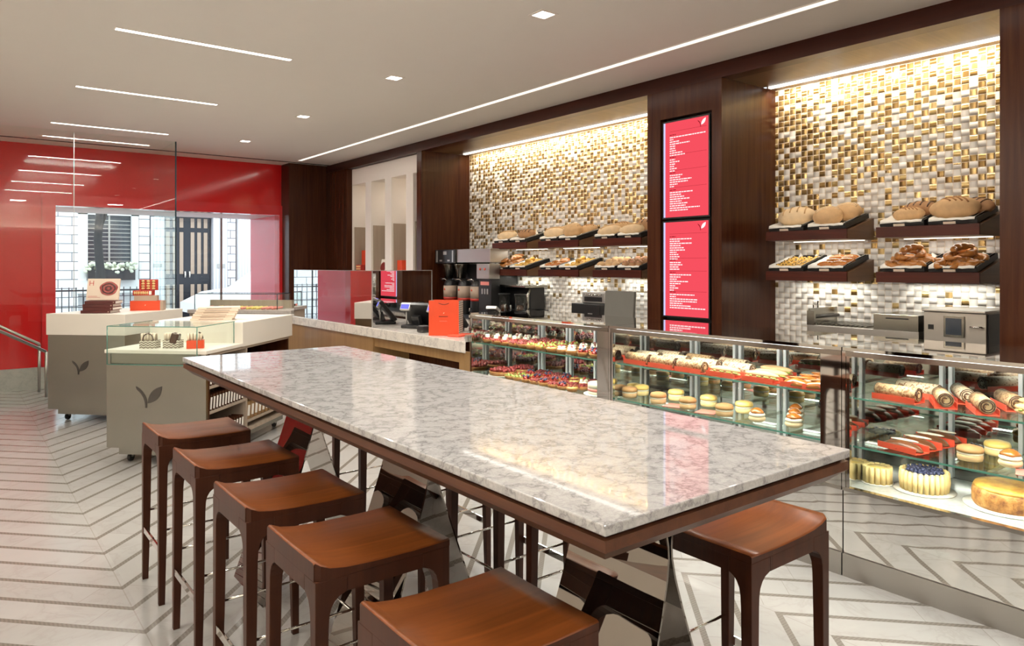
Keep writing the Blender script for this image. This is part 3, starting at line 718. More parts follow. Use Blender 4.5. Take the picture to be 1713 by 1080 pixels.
# ------------------------------------------------------------------ pastry cases
XF=3.49
def case(y0,y1,label,zl,zu=.885):
    k=thing('pastry_case',label,'display case',(XF,(y0+y1)/2,0),0,'glass pastry cases'); L=(y1-y0)/2; a=-L+.003; c=L-.003
    MB().box(0,.02,a,c,0,.112).build('kick_plate',M['steelY'],k)
    MB().box(.012,.03,a,c,.114,.425).build('mirror_panel',M['mirror'],k)
    MB().box(.03,.62,a,c,.0,.425).build('cabinet_body',M['black'],k)
    MB().box(-.002,.03,a,c,.425,.443).build('bottom_rail',M['satin'],k)
    MB().box(.03,.60,a,c,.428,.441).build('deck',M['deck'],k)
    MB().box(.006,.012,a+.11,c-.036,.446,1.092).build('glass_front',M['glass'],k)
    MB().box(0,.70,a,c,1.118,1.135).build('top',M['casetop'],k)
    MB().box(-.002,.014,a,c,1.092,1.117).build('top_rail',M['satin'],k)
    b=MB(); b.box(0,.02,a,a+.055,.443,1.117); b.box(.002,.02,a+.056,a+.11,.443,1.117); b.box(.02,.61,a,a+.016,.443,1.117); b.build('end_panel',M['chrome'],k)
    b=MB(); b.box(-.004,.02,c-.018,c,.443,1.117); b.box(0,.02,c-.036,c-.02,.443,1.117); b.box(.02,.61,c-.014,c,.443,1.117); b.build('corner_post',M['chrome'],k)
    MB().box(.60,.608,a+.016,c-.014,.443,1.117).build('back_mirror',M['backmirror'],k)
    for q in (.16,.40,.62,.86):
        yy=a+.1+(c-a-.14)*q
        for dy in (-.022,.022): MB().box(.582,.598,yy+dy-.009,yy+dy+.009,.443,1.115).build('shelf_standard',M['standard'],k)
    for zz,nm in ((zu,'glass_shelf'),(zl,'glass_shelf')):
        sh=MB().box(.05,.54,a+.02,c-.03,zz-.009,zz,bev=0).build(nm,M['glassgreen'],k)
        MB().box(.0475,.0495,a+.02,c-.03,zz-.009,zz).build('shelf_edge',M['glassedge'],sh)
        for q in (.16,.40,.62,.86):
            yy=a+.1+(c-a-.14)*q; MB().box(.08,.582,yy-.004,yy+.004,zz-.026,zz-.0095).build('bracket',M['steel'],sh)
    lt=MB().box(.03,.055,a+.12,c-.04,1.10,1.116).build('led_tube',M['caseled'],k)
    area('case_glow',(.075,0,1.096),.03,c-a-.2,6.5,(1,.95,.86),rot=(0,R(-25),0),parent=k)
    area('case_shelf_glow',(.10,0,zu-.014),.02,c-a-.2,4.2,(1,.95,.86),rot=(0,R(-25),0),parent=k)
    area('case_shelf_glow',(.10,0,zl-.014),.02,c-a-.2,3.6,(1,.95,.86),rot=(0,R(-25),0),parent=k)
    return k
case(3.42,5.08,'glass pastry case full of fruit tarts, next to the cash counter',.61)
case(1.811,3.42,'glass pastry case in the middle, with roulades above round cakes',.645)
case(.19,1.811,'glass pastry case at the right edge of the photo, with whole cakes on its floor',.645)
k=thing('card_reader','small card reader with blue display on the left end of the fruit tart case','card reader',(3.66,4.96,1.136),R(120))
Mx=Matrix.Translation((0,0,.028))@Matrix.Rotation(R(24),4,'X'); MB().box(-.05,.05,-.05,.05,-.015,.015,bev=.006,M=Mx).build('housing',M['silver'],k)
MB().box(-.035,.035,-.032,.02,.0152,.0165,M=Mx).build('lit_display',M['bluescreen'],k); MB().box(-.04,.04,-.03,.04,0,.02).build('foot',M['black'],k)

# ------------------------------------------------------------------ pastries
def tart(kind):
    o=thing('fruit_tart','','pastry')
    b=MB(); b.lathe([(.033,0),(.044,.026),(.040,.027),(.036,.02),(0,.02)],seg=14)
    b.build('crust',M['crust'],o)
    rr=random.Random(kind)
    def balls(n,r,R_,z,m,nm,jit=.1):
        b=MB()
        for i in range(n):
            a=2.4*i; q=R_*math.sqrt((i+.5)/n); b.ell((q*math.cos(a),q*math.sin(a),z+.35*(R_-q)),(r,r,r*rr.uniform(.8,1.15)),7)
        b.build(nm,M[m],o)
    if kind=='strawcream': balls(9,.0125,.034,.026,'berryred','strawberries'); b=MB(); b.ell((0,0,.046),(.022,.022,.014),10); [b.ell((.011*math.cos(a*2.1),.011*math.sin(a*2.1),.057),(.010,.010,.009),7) for a in range(3)]; b.build('cream',M['creamtop'],o)
    if kind=='raspberry': balls(13,.0105,.036,.026,'raspberry','raspberries')
    if kind=='kiwi': balls(7,.013,.034,.024,'green','kiwi_pieces'); b=MB(); b.ell((.006,-.004,.038),(.014,.013,.010),8); b.ell((-.016,.012,.033),(.012,.012,.010),8); b.build('strawberry_pieces',M['berryred'],o)
    if kind=='cream': b=MB(); b.ell((0,0,.028),(.034,.034,.010),12); [b.ell((.019*math.cos(a*1.257),.019*math.sin(a*1.257),.040),(.011,.011,.011),7) for a in range(5)]; b.build('cream',M['creamtop'],o); b=MB(); b.ell((0,0,.048),(.010,.010,.010),8); b.build('raspberry',M['raspberry'],o)
    if kind=='mixed': balls(6,.013,.03,.028,'berryred','strawberries'); b=MB(); 
    if kind=='mixed':
        for i in range(5): b.ell((.02*math.cos(i*2.1),.02*math.sin(i*2.1),.045),(.010,.010,.010),7)
        b.build('blueberries',M['blueberry'],o)
    if kind=='custard': b=MB(); b.ell((0,0,.023),(.037,.037,.010),12); b.build('custard',M['custard'],o); balls(4,.008,.02,.032,'raspberry','raspberries')
    return Proto(o)
TK={'strawcream':'cream topped strawberry tart','raspberry':'raspberry tart','kiwi':'kiwi and strawberry tart','cream':'white cream tart','mixed':'strawberry and blueberry tart','custard':'yellow custard tart'}
TP={q:tart(q) for q in TK}
rowname=['front row','second row','third row','back row']
up=['strawcream','strawcream','strawcream','raspberry','raspberry','kiwi','kiwi','custard','cream','cream','mixed','mixed']
for r in range(4):
    for i in range(12):
        kd=up[i] if r<2 else ('cream' if up[i] in('mixed','strawcream','cream') else up[i])
        y=4.97-i*.118+random.uniform(-.006,.006); x=XF+.115+r*.115
        TP[kd].put((x,y,.887),random.uniform(0,6),'%s, upper shelf of left case, %s, %s from left'%(TK[kd],rowname[r],ORD[i]),'fruit tarts in the left case',scale=random.uniform(.98,1.1))
lo=['kiwi','kiwi','mixed','raspberry','mixed','raspberry','mixed','custard']
for r in range(4):
    for i in range(8):
        kd=lo[(i+r)%8 if r>1 else i]; y=4.66-i*.107
        if r>=1 and i>5: kd='cream' if r==2 else 'raspberry'
        TP[kd].put((XF+.12+r*.11,y,.612),random.uniform(0,6),'%s, lower shelf of left case, %s, %s from left'%(TK[kd],rowname[r],ORD[i]),'fruit tarts in the left case',scale=1.08)
def bigtart(label,loc,m,nm,r=.115):
    k=thing('large_tart',label,'tart',loc); b=MB(); b.lathe([(r*.93,0),(r,.03),(r*.95,.032),(r*.9,.022),(0,.022)],seg=28); b.build('crust',M['crust'],k)
    b=MB(); n=46
    for i in range(n):
        a=2.4*i; q=r*.88*math.sqrt((i+.5)/n); b.ell((q*math.cos(a),q*math.sin(a),.035+.012*random.random()),(.014,.014,.015),7)
    b.build(nm,M[m],k); MB().lathe([(r*1.08,-.004),(r*1.08,-.001),(0,-.001)],seg=28).build('cake_board',M['paper'],k)
bigtart('large raspberry tart on the lower shelf of the left case, leftmost in front',(XF+.20,4.86,.617),'raspberry','raspberries',.12)
bigtart('large raspberry tart behind the leftmost one on the lower shelf',(XF+.43,4.87,.617),'raspberry','raspberries',.10)
k=thing('layer_cake','white round layer cake with a pink band, right end of the left case','cake',(XF+.22,3.70,.6125))
MB().lathe([(.135,0),(.135,.004),(0,.004)],seg=32).build('cake_board',M['paper'],k); MB().lathe([(.105,.004),(.105,.026),(0,.026)],seg=32).build('sponge_base',M['creamtop'],k)
MB().lathe([(.106,.026),(.106,.046),(0,.046)],seg=32).build('pink_band',M['pinkgl'],k); MB().lathe([(.105,.046),(.104,.076),(.098,.082),(0,.082)],seg=32).build('white_icing',M['creamtop'],k); b=MB(); b.ell((-.02,-.02,.088),(.013,.013,.010),8); b.build('strawberry',M['berryred'],k)
k=thing('layer_cake','small white cream cake behind the pink banded cake','cake',(XF+.44,3.69,.6125)); MB().lathe([(.09,0),(.09,.06),(.08,.068),(0,.068)],seg=28).build('icing',M['creamtop'],k)
b=MB()
for i in range(8): b.ell((.065*math.cos(i*PI/4),.065*math.sin(i*PI/4),.074),(.012,.012,.012),8)
b.build('cream_rosettes',M['creamtop'],k)

# roulades on coral boards
bd=thing('cake_board','','cake board'); MB().box(-.045,.045,-.105,.105,0,.004).build('board',M['orangered'],bd); b=MB(); b.box(-.0452,-.0432,-.105,.105,.004,.028); b.box(.0432,.0452,-.105,.105,.004,.028); b.build('turned_sides',M['orangered'],bd); BD=Proto(bd)
def roul(m):
    o=thing('roulade','','cake'); MB().tube([(0,-.10,.037),(0,.10,.037)],.033,16).build('rolled_cake',M[m],o)
    b=MB(); 
    for q in (-1,1):
        pts=[(.004*u**.5*math.cos(u*.9)*1.9,q*.1008,.037+.004*u**.5*math.sin(u*.9)*1.9) for u in [1+.3*w_ for w_ in range(56)]]
        b.tube(pts,.0022,5)
    b.build('swirl',M['choc'],o); return Proto(o)
RW,RB=roul('speckle'),roul('specklebrown')
def put_roul(p,x,y,z,rz,label,board=True):
    BD.put((x,y,z),rz,'coral board under '+label,'cake boards'); p.put((x,y,z+.0035),rz,label,'roulades in the cases')
zs=.8865
for i,(x,y,rz,p,lb) in enumerate((
 (3.61,3.255,-4,RB,'brown roulade at the left of the middle case, front row'),(3.60,3.03,-4,RB,'brown roulade second from the left, front row of the middle case'),(3.595,2.81,-4,RB,'brown roulade third from the left, front row of the middle case'),
 (3.73,3.27,-4,RW,'white speckled roulade at the left, second row of the middle case'),(3.73,3.04,-4,RW,'white speckled roulade second from the left, second row of the middle case'),(3.725,2.80,-4,RW,'white speckled roulade third from the left, second row of the middle case'),(3.725,2.565,-4,RW,'white speckled roulade fourth from the left, second row of the middle case'),
 (3.86,3.20,-4,RW,'white speckled roulade at the left, third row of the middle case'),(3.86,2.95,-4,RB,'brown roulade in the third row of the middle case'),(3.86,2.69,-4,RW,'white speckled roulade, third row of middle case, right of brown one'),
 (3.62,1.60,-6,RB,'brown roulade at the left end of the right case, front row'),(3.66,1.415,-62,RB,'first speckled brown roulade turned towards the right case glass'),(3.64,1.245,-60,RB,'second speckled brown roulade turned towards the right case glass'),
 (3.80,1.58,-6,RW,'white speckled roulade at the left end of the right case, second row'),(3.85,1.40,-58,RW,'white speckled roulade turned towards the glass, second row of the right case'),(3.83,1.20,-55,RB,'brown roulade, second row of right case, right of white one'),(3.94,1.03,-6,RW,'white speckled roulade at the back of the right case'))):
    put_roul(p,x,y,zs,R(rz),lb)
# long filled sandwiches
sw=thing('filled_baguette','','sandwich'); b=MB()
b.ell((0,0,.018),(.03,.115,.016),12,flat=-.9); b.build('lower_bread',M['bread'],sw)
b=MB(); 
for i in range(14): b.ell((random.choice((-1,1))*.024,-.1+i*.0155,.027),(.010,.012,.006),6)
b.build('lettuce',M['green'],sw)
b=MB(); b.ell((0,0,.036),(.030,.115,.020),12,flat=-.5); b.build('upper_bread',M['bread'],sw); SW=Proto(sw)
for i,(x,y,lb) in enumerate(((3.60,2.575,'filled baguette, left of the front pair in middle case'),(3.60,2.33,'filled baguette, right of the front pair in middle case'),(3.71,2.34,'filled baguette behind the front pair in the middle case'),(3.86,2.40,'filled baguette at the back of the middle case'))):
    BD.put((x,y,zs),R(-4),'coral board under '+lb,'cake boards'); SW.put((x,y,zs+.004),R(-4),lb,'filled baguettes')
# folded wraps
def wrapobj(m):
    o=thing('folded_pastry','','pastry'); b=MB()
    secs=[]
    for u,w,h in ((-.1,.006,.004),(-.07,.03,.022),(0,.042,.036),(.06,.034,.026),(.095,.012,.010)):
        secs.append([(w*math.cos(a*PI/6),u,.004+h*max(0,math.sin(a*PI/6))*1.0) for a in range(0,7)])
    b.loft(secs,smooth=True); b.build('folded_dough',M[m],o)
    b=MB(); b.ell((.010,.0,.036),(.020,.062,.0065),12,rot=(0,.15,.25)); b.build('filling_edge',M['creamtop' if m=='chocbrown' else 'caramel'],o)
    return Proto(o)
WC,WH=wrapobj('caramel'),wrapobj('chocbrown')
for i,(x,y) in enumerate(((3.60,2.115),(3.60,1.985),(3.72,2.12),(3.72,1.99),(3.84,2.12),(3.84,1.99))):
    lb='glazed brown folded pastry, right end of middle case, %s, %s'%(rowname[i//2],('left','right')[i%2]); BD.put((x,y,zs),R(8),'coral board under '+lb,'cake boards',scale=(.9,.75,1)); WC.put((x,y,zs+.004),R(20 if i%2 else -10),lb,'folded pastries',scale=(1.1,.9,1.2))
# lower shelf round cakes
def rnd(m1,m2,top=None):
    o=thing('round_cake','','pastry'); MB().lathe([(.040,0),(.043,.010),(.042,.022),(0,.022)],seg=18).build('base',M[m1],o); MB().lathe([(.041,.022),(.043,.025),(.041,.030),(0,.030)],seg=18).build('cream_layer',M['creamtop'],o)
    MB().lathe([(.044,.030),(.045,.038),(.040,.048),(.02,.053),(0,.054)],seg=18).build('top',M[m2],o); return Proto(o)
RY,RC=rnd('sponge','custard'),rnd('bread','tanbake')
pf=thing('cream_puff','','pastry'); b=MB(); b.ell((0,0,.018),(.042,.042,.020),12,flat=-.9); b.build('choux_base',M['breadlight'],pf); MB().lathe([(.036,.030),(.040,.037),(.034,.046),(0,.048)],seg=14).build('cream',M['creamtop'],pf); b=MB(); b.lathe([(.034,.046),(.031,.055),(.022,.063),(.010,.070),(0,.071)],seg=14,wob=lambda u:.1*math.sin(u*25)); b.build('glazed_top',M['caramel'],pf); PF=Proto(pf)
zl=.6475
for i,(x,y,p,nm) in enumerate(((3.63,3.36,RC,'tan'),(3.76,3.37,RY,'yellow'),(3.62,3.10,RC,'tan'),(3.80,3.10,RY,'yellow'),(3.63,2.87,RC,'tan'),(3.80,2.84,RY,'yellow'),(3.63,2.60,RC,'tan'),(3.80,2.58,RY,'yellow'))):
    p.put((x,y,zl),i,'%s round cake, lower shelf of middle case, %s from left, %s row'%(nm,ORD[i//2],('front','back')[i%2]),'round cakes',scale=(1.2,1.2,1.35))
for x,y,lb in ((3.63,2.38,'caramel topped cream puff in the middle case, right of the last tan cake'),(3.92,2.31,'rearmost cream puff of three at the right end of the middle case'),(3.79,2.24,'middle cream puff of three at the right end of the middle case'),(3.66,2.17,'front cream puff of three at the right end of the middle case')): PF.put((x,y,zl),x*9,lb,'cream puffs',scale=1.15)
bd2=thing('cake_card','','cake board'); MB().box(-.06,.06,-.06,.06,0,.002).build('card',M['pinkgl'],bd2); B2=Proto(bd2)
for x,y,lb in ((3.64,2.98,'pale pink card between round cakes on the middle lower shelf'),(3.64,2.73,'second pale pink card on the middle lower shelf'),(3.66,1.06,'pale pink card beside the puffs in the right case')): B2.put((x,y,zl-.0015),.3,lb,'cake cards')
# right case lower shelf
for i in range(4):
    x=3.64+i*.115; y=1.585-.012*i
    lb='chocolate and white folded pastry in right case, %s'%rowname[i]
    BD.put((x,y,zl),R(-14),'coral board under the '+lb,'cake boards',scale=(1.05,.98,1)); WH.put((x,y,zl+.004),R(-14),lb,'folded pastries',scale=(1.15,1.05,1.15))
for x,y,p,nm in ((3.70,1.315,RC,'tan round cake in the right case, left of the puffs'),(3.90,1.27,RY,'yellow round cake behind the tan one, right case'),(3.98,1.10,RY,'yellow round cake at the back of the right case')): p.put((x,y,zl),0,nm,'round cakes',scale=1.25)
for x,y,lb in ((3.70,1.155,'cream puff on the lower shelf of the right case, left one'),(3.68,1.01,'cream puff on the lower shelf of the right case, at the photo edge'),(3.85,1.06,'cream puff behind the left one in the right case')): PF.put((x,y,zl),0,lb,'cream puffs',scale=1.15)
# baguette sticks with white bread, right case top
for i in range(4):
    x,y=3.62+.05*i,1.04-.0*i
    SW.put((x+.02,y,zs+.002+.02*(i%2)),R(-30),'pale filled baguette at the right edge of the right case, %s from the glass'%ORD[i],'filled baguettes')
# cakes on the deck
zd=.4425
k=thing('ladyfinger_cake','round cake ringed with ladyfingers and topped with blueberries','cake',(3.755,1.535,zd))
MB().lathe([(.135,0),(.137,.003),(0,.003)],seg=36).build('cake_board',M['paper'],k)
b=MB()
for i in range(26):
    a=2*PI*i/26; b.tube([(.098*math.cos(a),.098*math.sin(a),.006),(.100*math.cos(a),.100*math.sin(a),.05),(.100*math.cos(a),.100*math.sin(a),.094)],lambda u:.0125*(1-.25*(2*u-1)**4),8); b.ell((.100*math.cos(a),.100*math.sin(a),.094),(.0095,.0095,.007),6)
b.build('ladyfingers',M['sponge'],k); MB().lathe([(.092,.003),(.092,.084),(0,.086)],seg=30).build('cake_filling',M['creamtop'],k)
b=MB(); 
for i in range(60):
    a=2.4*i; q=.08*math.sqrt((i+.5)/60); b.ell((q*math.cos(a),q*math.sin(a),.093+.01*random.random()),(.0095,.0095,.0095),7)
b.build('blueberries',M['blueberry'],k)
k=thing('ladyfinger_cake','small ladyfinger cake beside the chrome post in the right case','cake',(3.70,1.735,zd))
b=MB()
for i in range(14): b.tube([(.058*math.cos(2*PI*i/14),.058*math.sin(2*PI*i/14),.004),(.058*math.cos(2*PI*i/14),.058*math.sin(2*PI*i/14),.085)],.0125,8)
b.build('ladyfingers',M['sponge'],k); MB().lathe([(.075,0),(.075,.003),(0,.003)],seg=24).build('cake_board',M['paper'],k); MB().lathe([(.052,.003),(.052,.08),(0,.082)],seg=20).build('cake_filling',M['custard'],k)
k=thing('cheesecake','large browned baked cheesecake at the right edge of the photo','cake',(3.80,1.185,zd))
MB().lathe([(.185,0),(.187,.003),(0,.003)],seg=36).build('cake_board',M['paper'],k)
MB().lathe([(.142,.003),(.152,.02),(.153,.06),(.150,.078),(.144,.088)],seg=40,wob=lambda u:.012*math.sin(u*19)).build('baked_side',M['baked'],k)
MB().lathe([(.1465,.086),(.140,.098),(.10,.104),(.05,.106),(0,.106)],seg=40).build('golden_top',M['goldtop'],k)
# ------------------------------------------------------------------ bread shelves
def shelf(y0,y1,zb,label,zft=None):
    k=thing('bread_shelf',label,'shelf',(4.85,(y0+y1)/2,zb),0,'wedge shaped bread shelves'); L=(y1-y0)/2
    b=MB(); Mx=Matrix(((1,0,0,0),(0,0,-1,L),(0,1,0,0),(0,0,0,1)))
    b.prism([(.0,0),(.375,0),(.375,.155),(.012,.062),(0,.062)],0,2*L,M=Mx); b.build('shelf_body',M['shelfwood'],k)
    MB().box(-.016,-.001,-L,L,0,.068,bev=.001).build('front_board',M['shelfY'],k)
    MB().box(.30,.325,-L+.04,L-.04,-.006,-.001).build('led_strip',M['lightstrip'] if zb>1.6 else M['silver'],k)
    if zb>1.6: area('shelf_glow',(.2,0,-.012),.06,2*L-.1,.8,(1,.95,.84),parent=k)
    else: area('shelf_glow',(.3,0,-.012),.03,2*L-.1,1.1,(1,.98,.88),parent=k)
    return k
TILT=R(-14.5)
def TM(yc,zb): return Matrix.Translation((4.855,yc,zb+.070))@Matrix.Rotation(TILT,4,'Y')
tr=thing('bread_tray','','tray'); b=MB(); w=.138; b.box(0,.345,-w,w,0,.006); b.box(0,.008,-w,w,.006,.034); b.box(.337,.345,-w,w,.006,.034); b.box(.008,.337,-w,-w+.008,.006,.034); b.box(.008,.337,w-.008,w,.006,.034); b.build('wicker_tray',M['blackmatte'],tr)
MB().box(-.004,-.001,-.02,.05,.002,.018).build('price_card',M['cream'],tr); TR=Proto(tr)
pp=thing('parchment_sheet','','paper'); b=MB(); n=8; t=bmesh.new(); G=[]
for i in range(n+1):
    G.append([t.verts.new((((-.014 if i==0 else -.002 if i==1 else .012+.32*(i-1)/(n-1))+.006*math.sin(j*2.1)),(-.128+.256*j/n),((.024 if i==0 else .038 if i==1 else .010)+(.030 if i>1 else 0)*(abs(2*j/n-1)**6)+(.045*(j==6)+.03*(j==2))*(i==n)+.006*random.random()))) for j in range(n+1)])
for i in range(n):
    for j in range(n): f=t.faces.new((G[i][j],G[i+1][j],G[i+1][j+1],G[i][j+1])); f.smooth=True
b._merge(t); oo=b.build('sheet',M['paper'],pp); so=oo.modifiers.new('thick','SOLIDIFY'); so.thickness=.001; PP=Proto(pp)
def loaf(r,m,sc_='score',style=0,seed=0):
    o=thing('bread_loaf','','bread'); random.seed(seed); b=MB(); b.ell((0,0,r[2]*.82),r,18,jit=.012,flat=-.82); b.build('loaf',M[m],o)
    b=MB()
    for i in range(4 if style!=2 else 3):
        y=-r[1]*.55+i*r[1]*.37; pts=[]
        for u in range(9):
            s_=-1+2*u/8; 
            if style==1: xx,yy=r[0]*.55*s_,y*.6+.25*r[1]*s_
            elif style==2: xx,yy=r[0]*(-.3+.3*i)+.0,r[1]*.75*s_
            else: xx,yy=r[0]*.72*s_,y
            q=1-(xx/r[0])**2-(yy/r[1])**2
            if q>.02: pts.append((xx,yy,r[2]*.82+r[2]*math.sqrt(q)*1.002))
        if len(pts)>2: b.tube(pts,.0045,6)
    b.build('crust_scores',M[sc_],o); return Proto(o)
LW=loaf((.085,.125,.062),'breadlight','bread',0,1); LB=loaf((.075,.12,.058),'bread','score',1,2); LD=loaf((.065,.12,.052),'bread2','choc',0,3); LR=loaf((.085,.09,.06),'bread','breadlight',2,4); LL=loaf((.06,.125,.05),'breadlight','bread',2,5)
def croissant():
    o=thing('croissant','','pastry'); b=MB(); n=56; pts=[]
    for i in range(n+1):
        a=R(-105)+R(210)*i/n; pts.append((.045*math.cos(a)-.03,.062*math.sin(a),.020))
    b.tube(pts,lambda u:.003+.021*math.sin(PI*min(max(u,.02),.98))**.75*(.80+.26*abs(math.sin(u*4.5*PI))**.7)*(1.0),12); b.build('rolled_dough',M['croissant'],o); return Proto(o)
CR=croissant()
def bun(m,r=(.036,.036,.024),extra=None,nm='bun'):
    o=thing(nm,'','pastry'); b=MB(); b.ell((0,0,r[2]*.8),r,12,jit=.03,flat=-.8); b.build('baked_dough',M[m],o)
    if extra:
        b=MB()
        for i in range(5): b.ell((r[0]*.5*math.cos(i*1.9),r[1]*.5*math.sin(i*1.9),r[2]*1.55),(.006,.006,.004),6)
        b.build('topping',M[extra],o)
    return Proto(o)
BY=bun('yellowbake',(.028,.036,.018),None,'yellow_roll'); BO=bun('caramel',(.034,.062,.024),'custard','oval_pastry'); BU=bun('bread',(.042,.042,.030),None,'bread_roll'); BP=bun('yellowbake',(.027,.027,.014),'choc','raisin_biscuit'); BM_=bun('bread2',(.036,.036,.032),'pinkgl','muffin')
def place(p,yc,zb,lx,ly,lz,rz,label,group,scale=None):
    m=TM(yc,zb)@Matrix.Translation((lx,ly,lz)); e=(Matrix.Rotation(TILT,4,'Y')@Matrix.Rotation(rz,4,'Z')).to_euler(); p.put(m.to_translation(),0,label,group,rot=e,scale=scale)
UN=[('L',(5.96,6.573)),('M',(5.15,5.76)),('N',(4.34,4.95)),('P',(2.475,3.095)),('Q',(1.668,2.277))]
und={'L':'first','M':'second','N':'third','P':'fourth','Q':'fifth'}
rs_=random.Random(5)
for u,(y0,y1) in UN:
    for lv,zb in (('upper',1.725),('lower',1.43)):
        shelf(y0,y1,zb,'wedge shaped mahogany bread shelf, %s from left in the %s row'%(und[u],lv))
        for si,yc in (('left',y1-.155),('right',y0+.155)):
            wh='%s row, %s shelf from left, %s tray'%(lv,und[u],si)
            place(TR,yc,zb,0,0,0,0,'dark tray, '+wh[:-5]+' place','bread trays'); place(PP,yc,zb,0,0,.001,0,'crumpled white paper, '+wh,'tray papers')
            def put(p,nm,pts,g):
                for i,q in enumerate(pts):
                    lx,ly,lz,rz=q[:4]; place(p,yc,zb,lx,ly,lz,rz,'%s, %s, %s from front'%(nm,wh,ORD[i]) if len(pts)>1 else '%s, %s'%(nm,wh),g,q[4] if len(q)>4 else None)
            key=u+lv[0]+si[0]
            LZ=.016
            if lv=='upper':
                A={'Pul':[(LW,'floury white loaf',[(.17,.0,LZ,.25,1.12)])],'Pur':[(LR,'round scored loaf',[(.10,.03,LZ,.6),(.24,-.04,LZ,.2,1.1)])],
                   'Qul':[(LB,'tan torpedo loaf',[(.12,.0,LZ,.3)]),(LD,'dark crusty loaf',[(.26,-.02,LZ,-.1)])],'Qur':[(LB,'large scored tan loaf',[(.14,.03,LZ,.2,1.2)]),(LD,'dark crusty loaf',[(.25,-.06,LZ,-.5)])],
                   'Lul':[(LL,'pale oblong loaf',[(.12,.03,LZ,.5)])],'Lur':[(LD,'long brown loaf',[(.15,.02,LZ,.2)])],
                   'Mul':[(LL,'pale striped loaf',[(.13,.03,LZ,.4,1.1)]),(LW,'floury loaf',[(.25,-.03,LZ,.2,.8)])],'Mur':[(LR,'round brown loaf',[(.13,.06,LZ,.4,1.15)]),(LB,'golden loaf',[(.25,-.04,LZ,.9,.8)])],
                   'Nul':[(LL,'pale oblong loaf',[(.11,.03,LZ,.9)]),(LB,'tan loaf',[(.22,-.02,LZ,.7,.9)])],'Nur':[(LL,'pale split loaf',[(.11,.05,LZ,.5)]),(LD,'dark crusty loaf',[(.22,-.04,LZ,.3,1.15)])]}[key]
                for p,nm,pts in A: put(p,nm,pts,'loaves on the upper shelves')
            else:
                def grid(nx,ny,dx,dy,x0=.05,j=.008,z=LZ): return [(x0+i*dx+rs_.uniform(-j,j),(q-(ny-1)/2)*dy+rs_.uniform(-j,j),z,rs_.uniform(0,6)) for i in range(nx) for q in range(ny)]
                if key in('Qll','Qlr','Lll'):
                    pts=[(x,y,z,a) for x,y,z,a in grid(3,3,.085,.075)]+[(.10+.09*i,(.04*(-1)**i),LZ+.042,rs_.uniform(0,6)) for i in range(3)]
                    if key!='Lll': pts.append((.16,0,LZ+.08,1.))
                    put(CR,'golden croissant',pts,'croissants on the lower shelves')
                elif key=='Pll': put(BP,'small raisin biscuit',grid(5,4,.058,.058),'small biscuits')
                elif key=='Plr': put(BO,'oval glazed pastry',[(.06,.03,LZ,.3),(.07,-.06,LZ,.2),(.14,.02,LZ,.5),(.16,-.07,LZ,.1),(.25,.04,LZ,.4),(.25,-.05,LZ,.3)],'oval pastries')
                elif key=='Nll': put(BU,'round brown roll',grid(3,3,.09,.088),'round brown rolls')
                elif key in('Llr','Mlr'): put(BY,'small yellow roll',grid(4,3,.075,.075)+[(.15,0,LZ+.03,1),(.24,.03,LZ+.03,2)],'small yellow rolls')
                elif key=='Mll': put(BO,'oval glazed pastry',[(.06,.05,LZ,.9),(.07,-.04,LZ,.6),(.15,.05,LZ,.3),(.17,-.05,LZ,.8),(.25,.02,LZ,.5)],'oval pastries')
                elif key=='Nlr': put(BM_,'dark muffin',grid(3,3,.09,.085),'muffins')
# ------------------------------------------------------------------ menu screens
def menu(zb,zt,label,secs):
    k=thing('menu_screen',label,'screen',(4.545,3.60,zb)); Hh=zt-zb; y1=.222; y0=-.212; xf=-.0165
    MB().box(-.014,-.001,y0-.012,y1+.012,-.012,Hh+.012).build('bezel',M['black'],k)
    MB().box(-.0162,-.0141,y0,y1-.018,0,Hh).build('lit_panel',M['screen'],k)
    MB().box(-.0162,-.0141,y1-.018,y1,0,Hh).build('panel_edge',M['screenedge'],k)
    rr=random.Random(int(zb*100)); W=y1-y0-.018; yl=y1-.018-.045
    def words(b,v,ln,hh,yl=yl):
        y=yl; end=yl-ln*(W-.06); z=Hh*(1-v)
        while y>end+.004:
            w=min(rr.uniform(.012,.035),y-end); b.box(xf,-.0161,y-w,y,z-hh/2,z+hh/2); y-=w+.005
    for v0,lines,rule in secs:
        h=MB(); words(h,v0,.17,.006); h.build('menu_heading',M['screendark'],k)
        tx=MB()
        for i,l in enumerate(lines): words(tx,v0+.026+i*.0235,l,.0085)
        tx.build('menu_text',M['screentext'],k)
        MB().box(xf,-.0161,y0+.015,yl,Hh*(1-rule)-.0008,Hh*(1-rule)+.0008).build('menu_rule',M['screendark'],k)
    Mz=Matrix(((0,0,-1,-.0163),(-1,0,0,-.140),(0,1,0,Hh*.90),(0,0,0,1)))
    emblem(MB(),(LEAF,),.062,Mz,.0006).build('leaf_emblem',M['screentext'],k); emblem(MB(),(STEM,),.052,Mz,.0006).build('stem_emblem',M['screendark'],k)
menu(1.925,2.682,'upper red menu screen on the wood pillar',[(.135,[.97,.1,.26,.55,.17,.15,.17,.35,.42],.10),(.37,[.15,.27,.16,.12,.2,.15],.345),(.535,[.35,.29,.6,.5,.22,.14],.51),(.715,[.63,.32,.4,.57,.33,.5,.44,.82,.5],.69)])
menu(1.14,1.885,'lower red menu screen on the wood pillar, just above the case tops',[(.155,[.6,.28,.63,.31,.39,.43,.19,.24,.27,.22],.125),(.405,[.31,.35,.24,.29],.385),(.535,[.6,.3,.2,.52,.3,.15,.24,.11],.52),(.745,[.68,.17,.77,.74,.35,.6,.98],.735)])

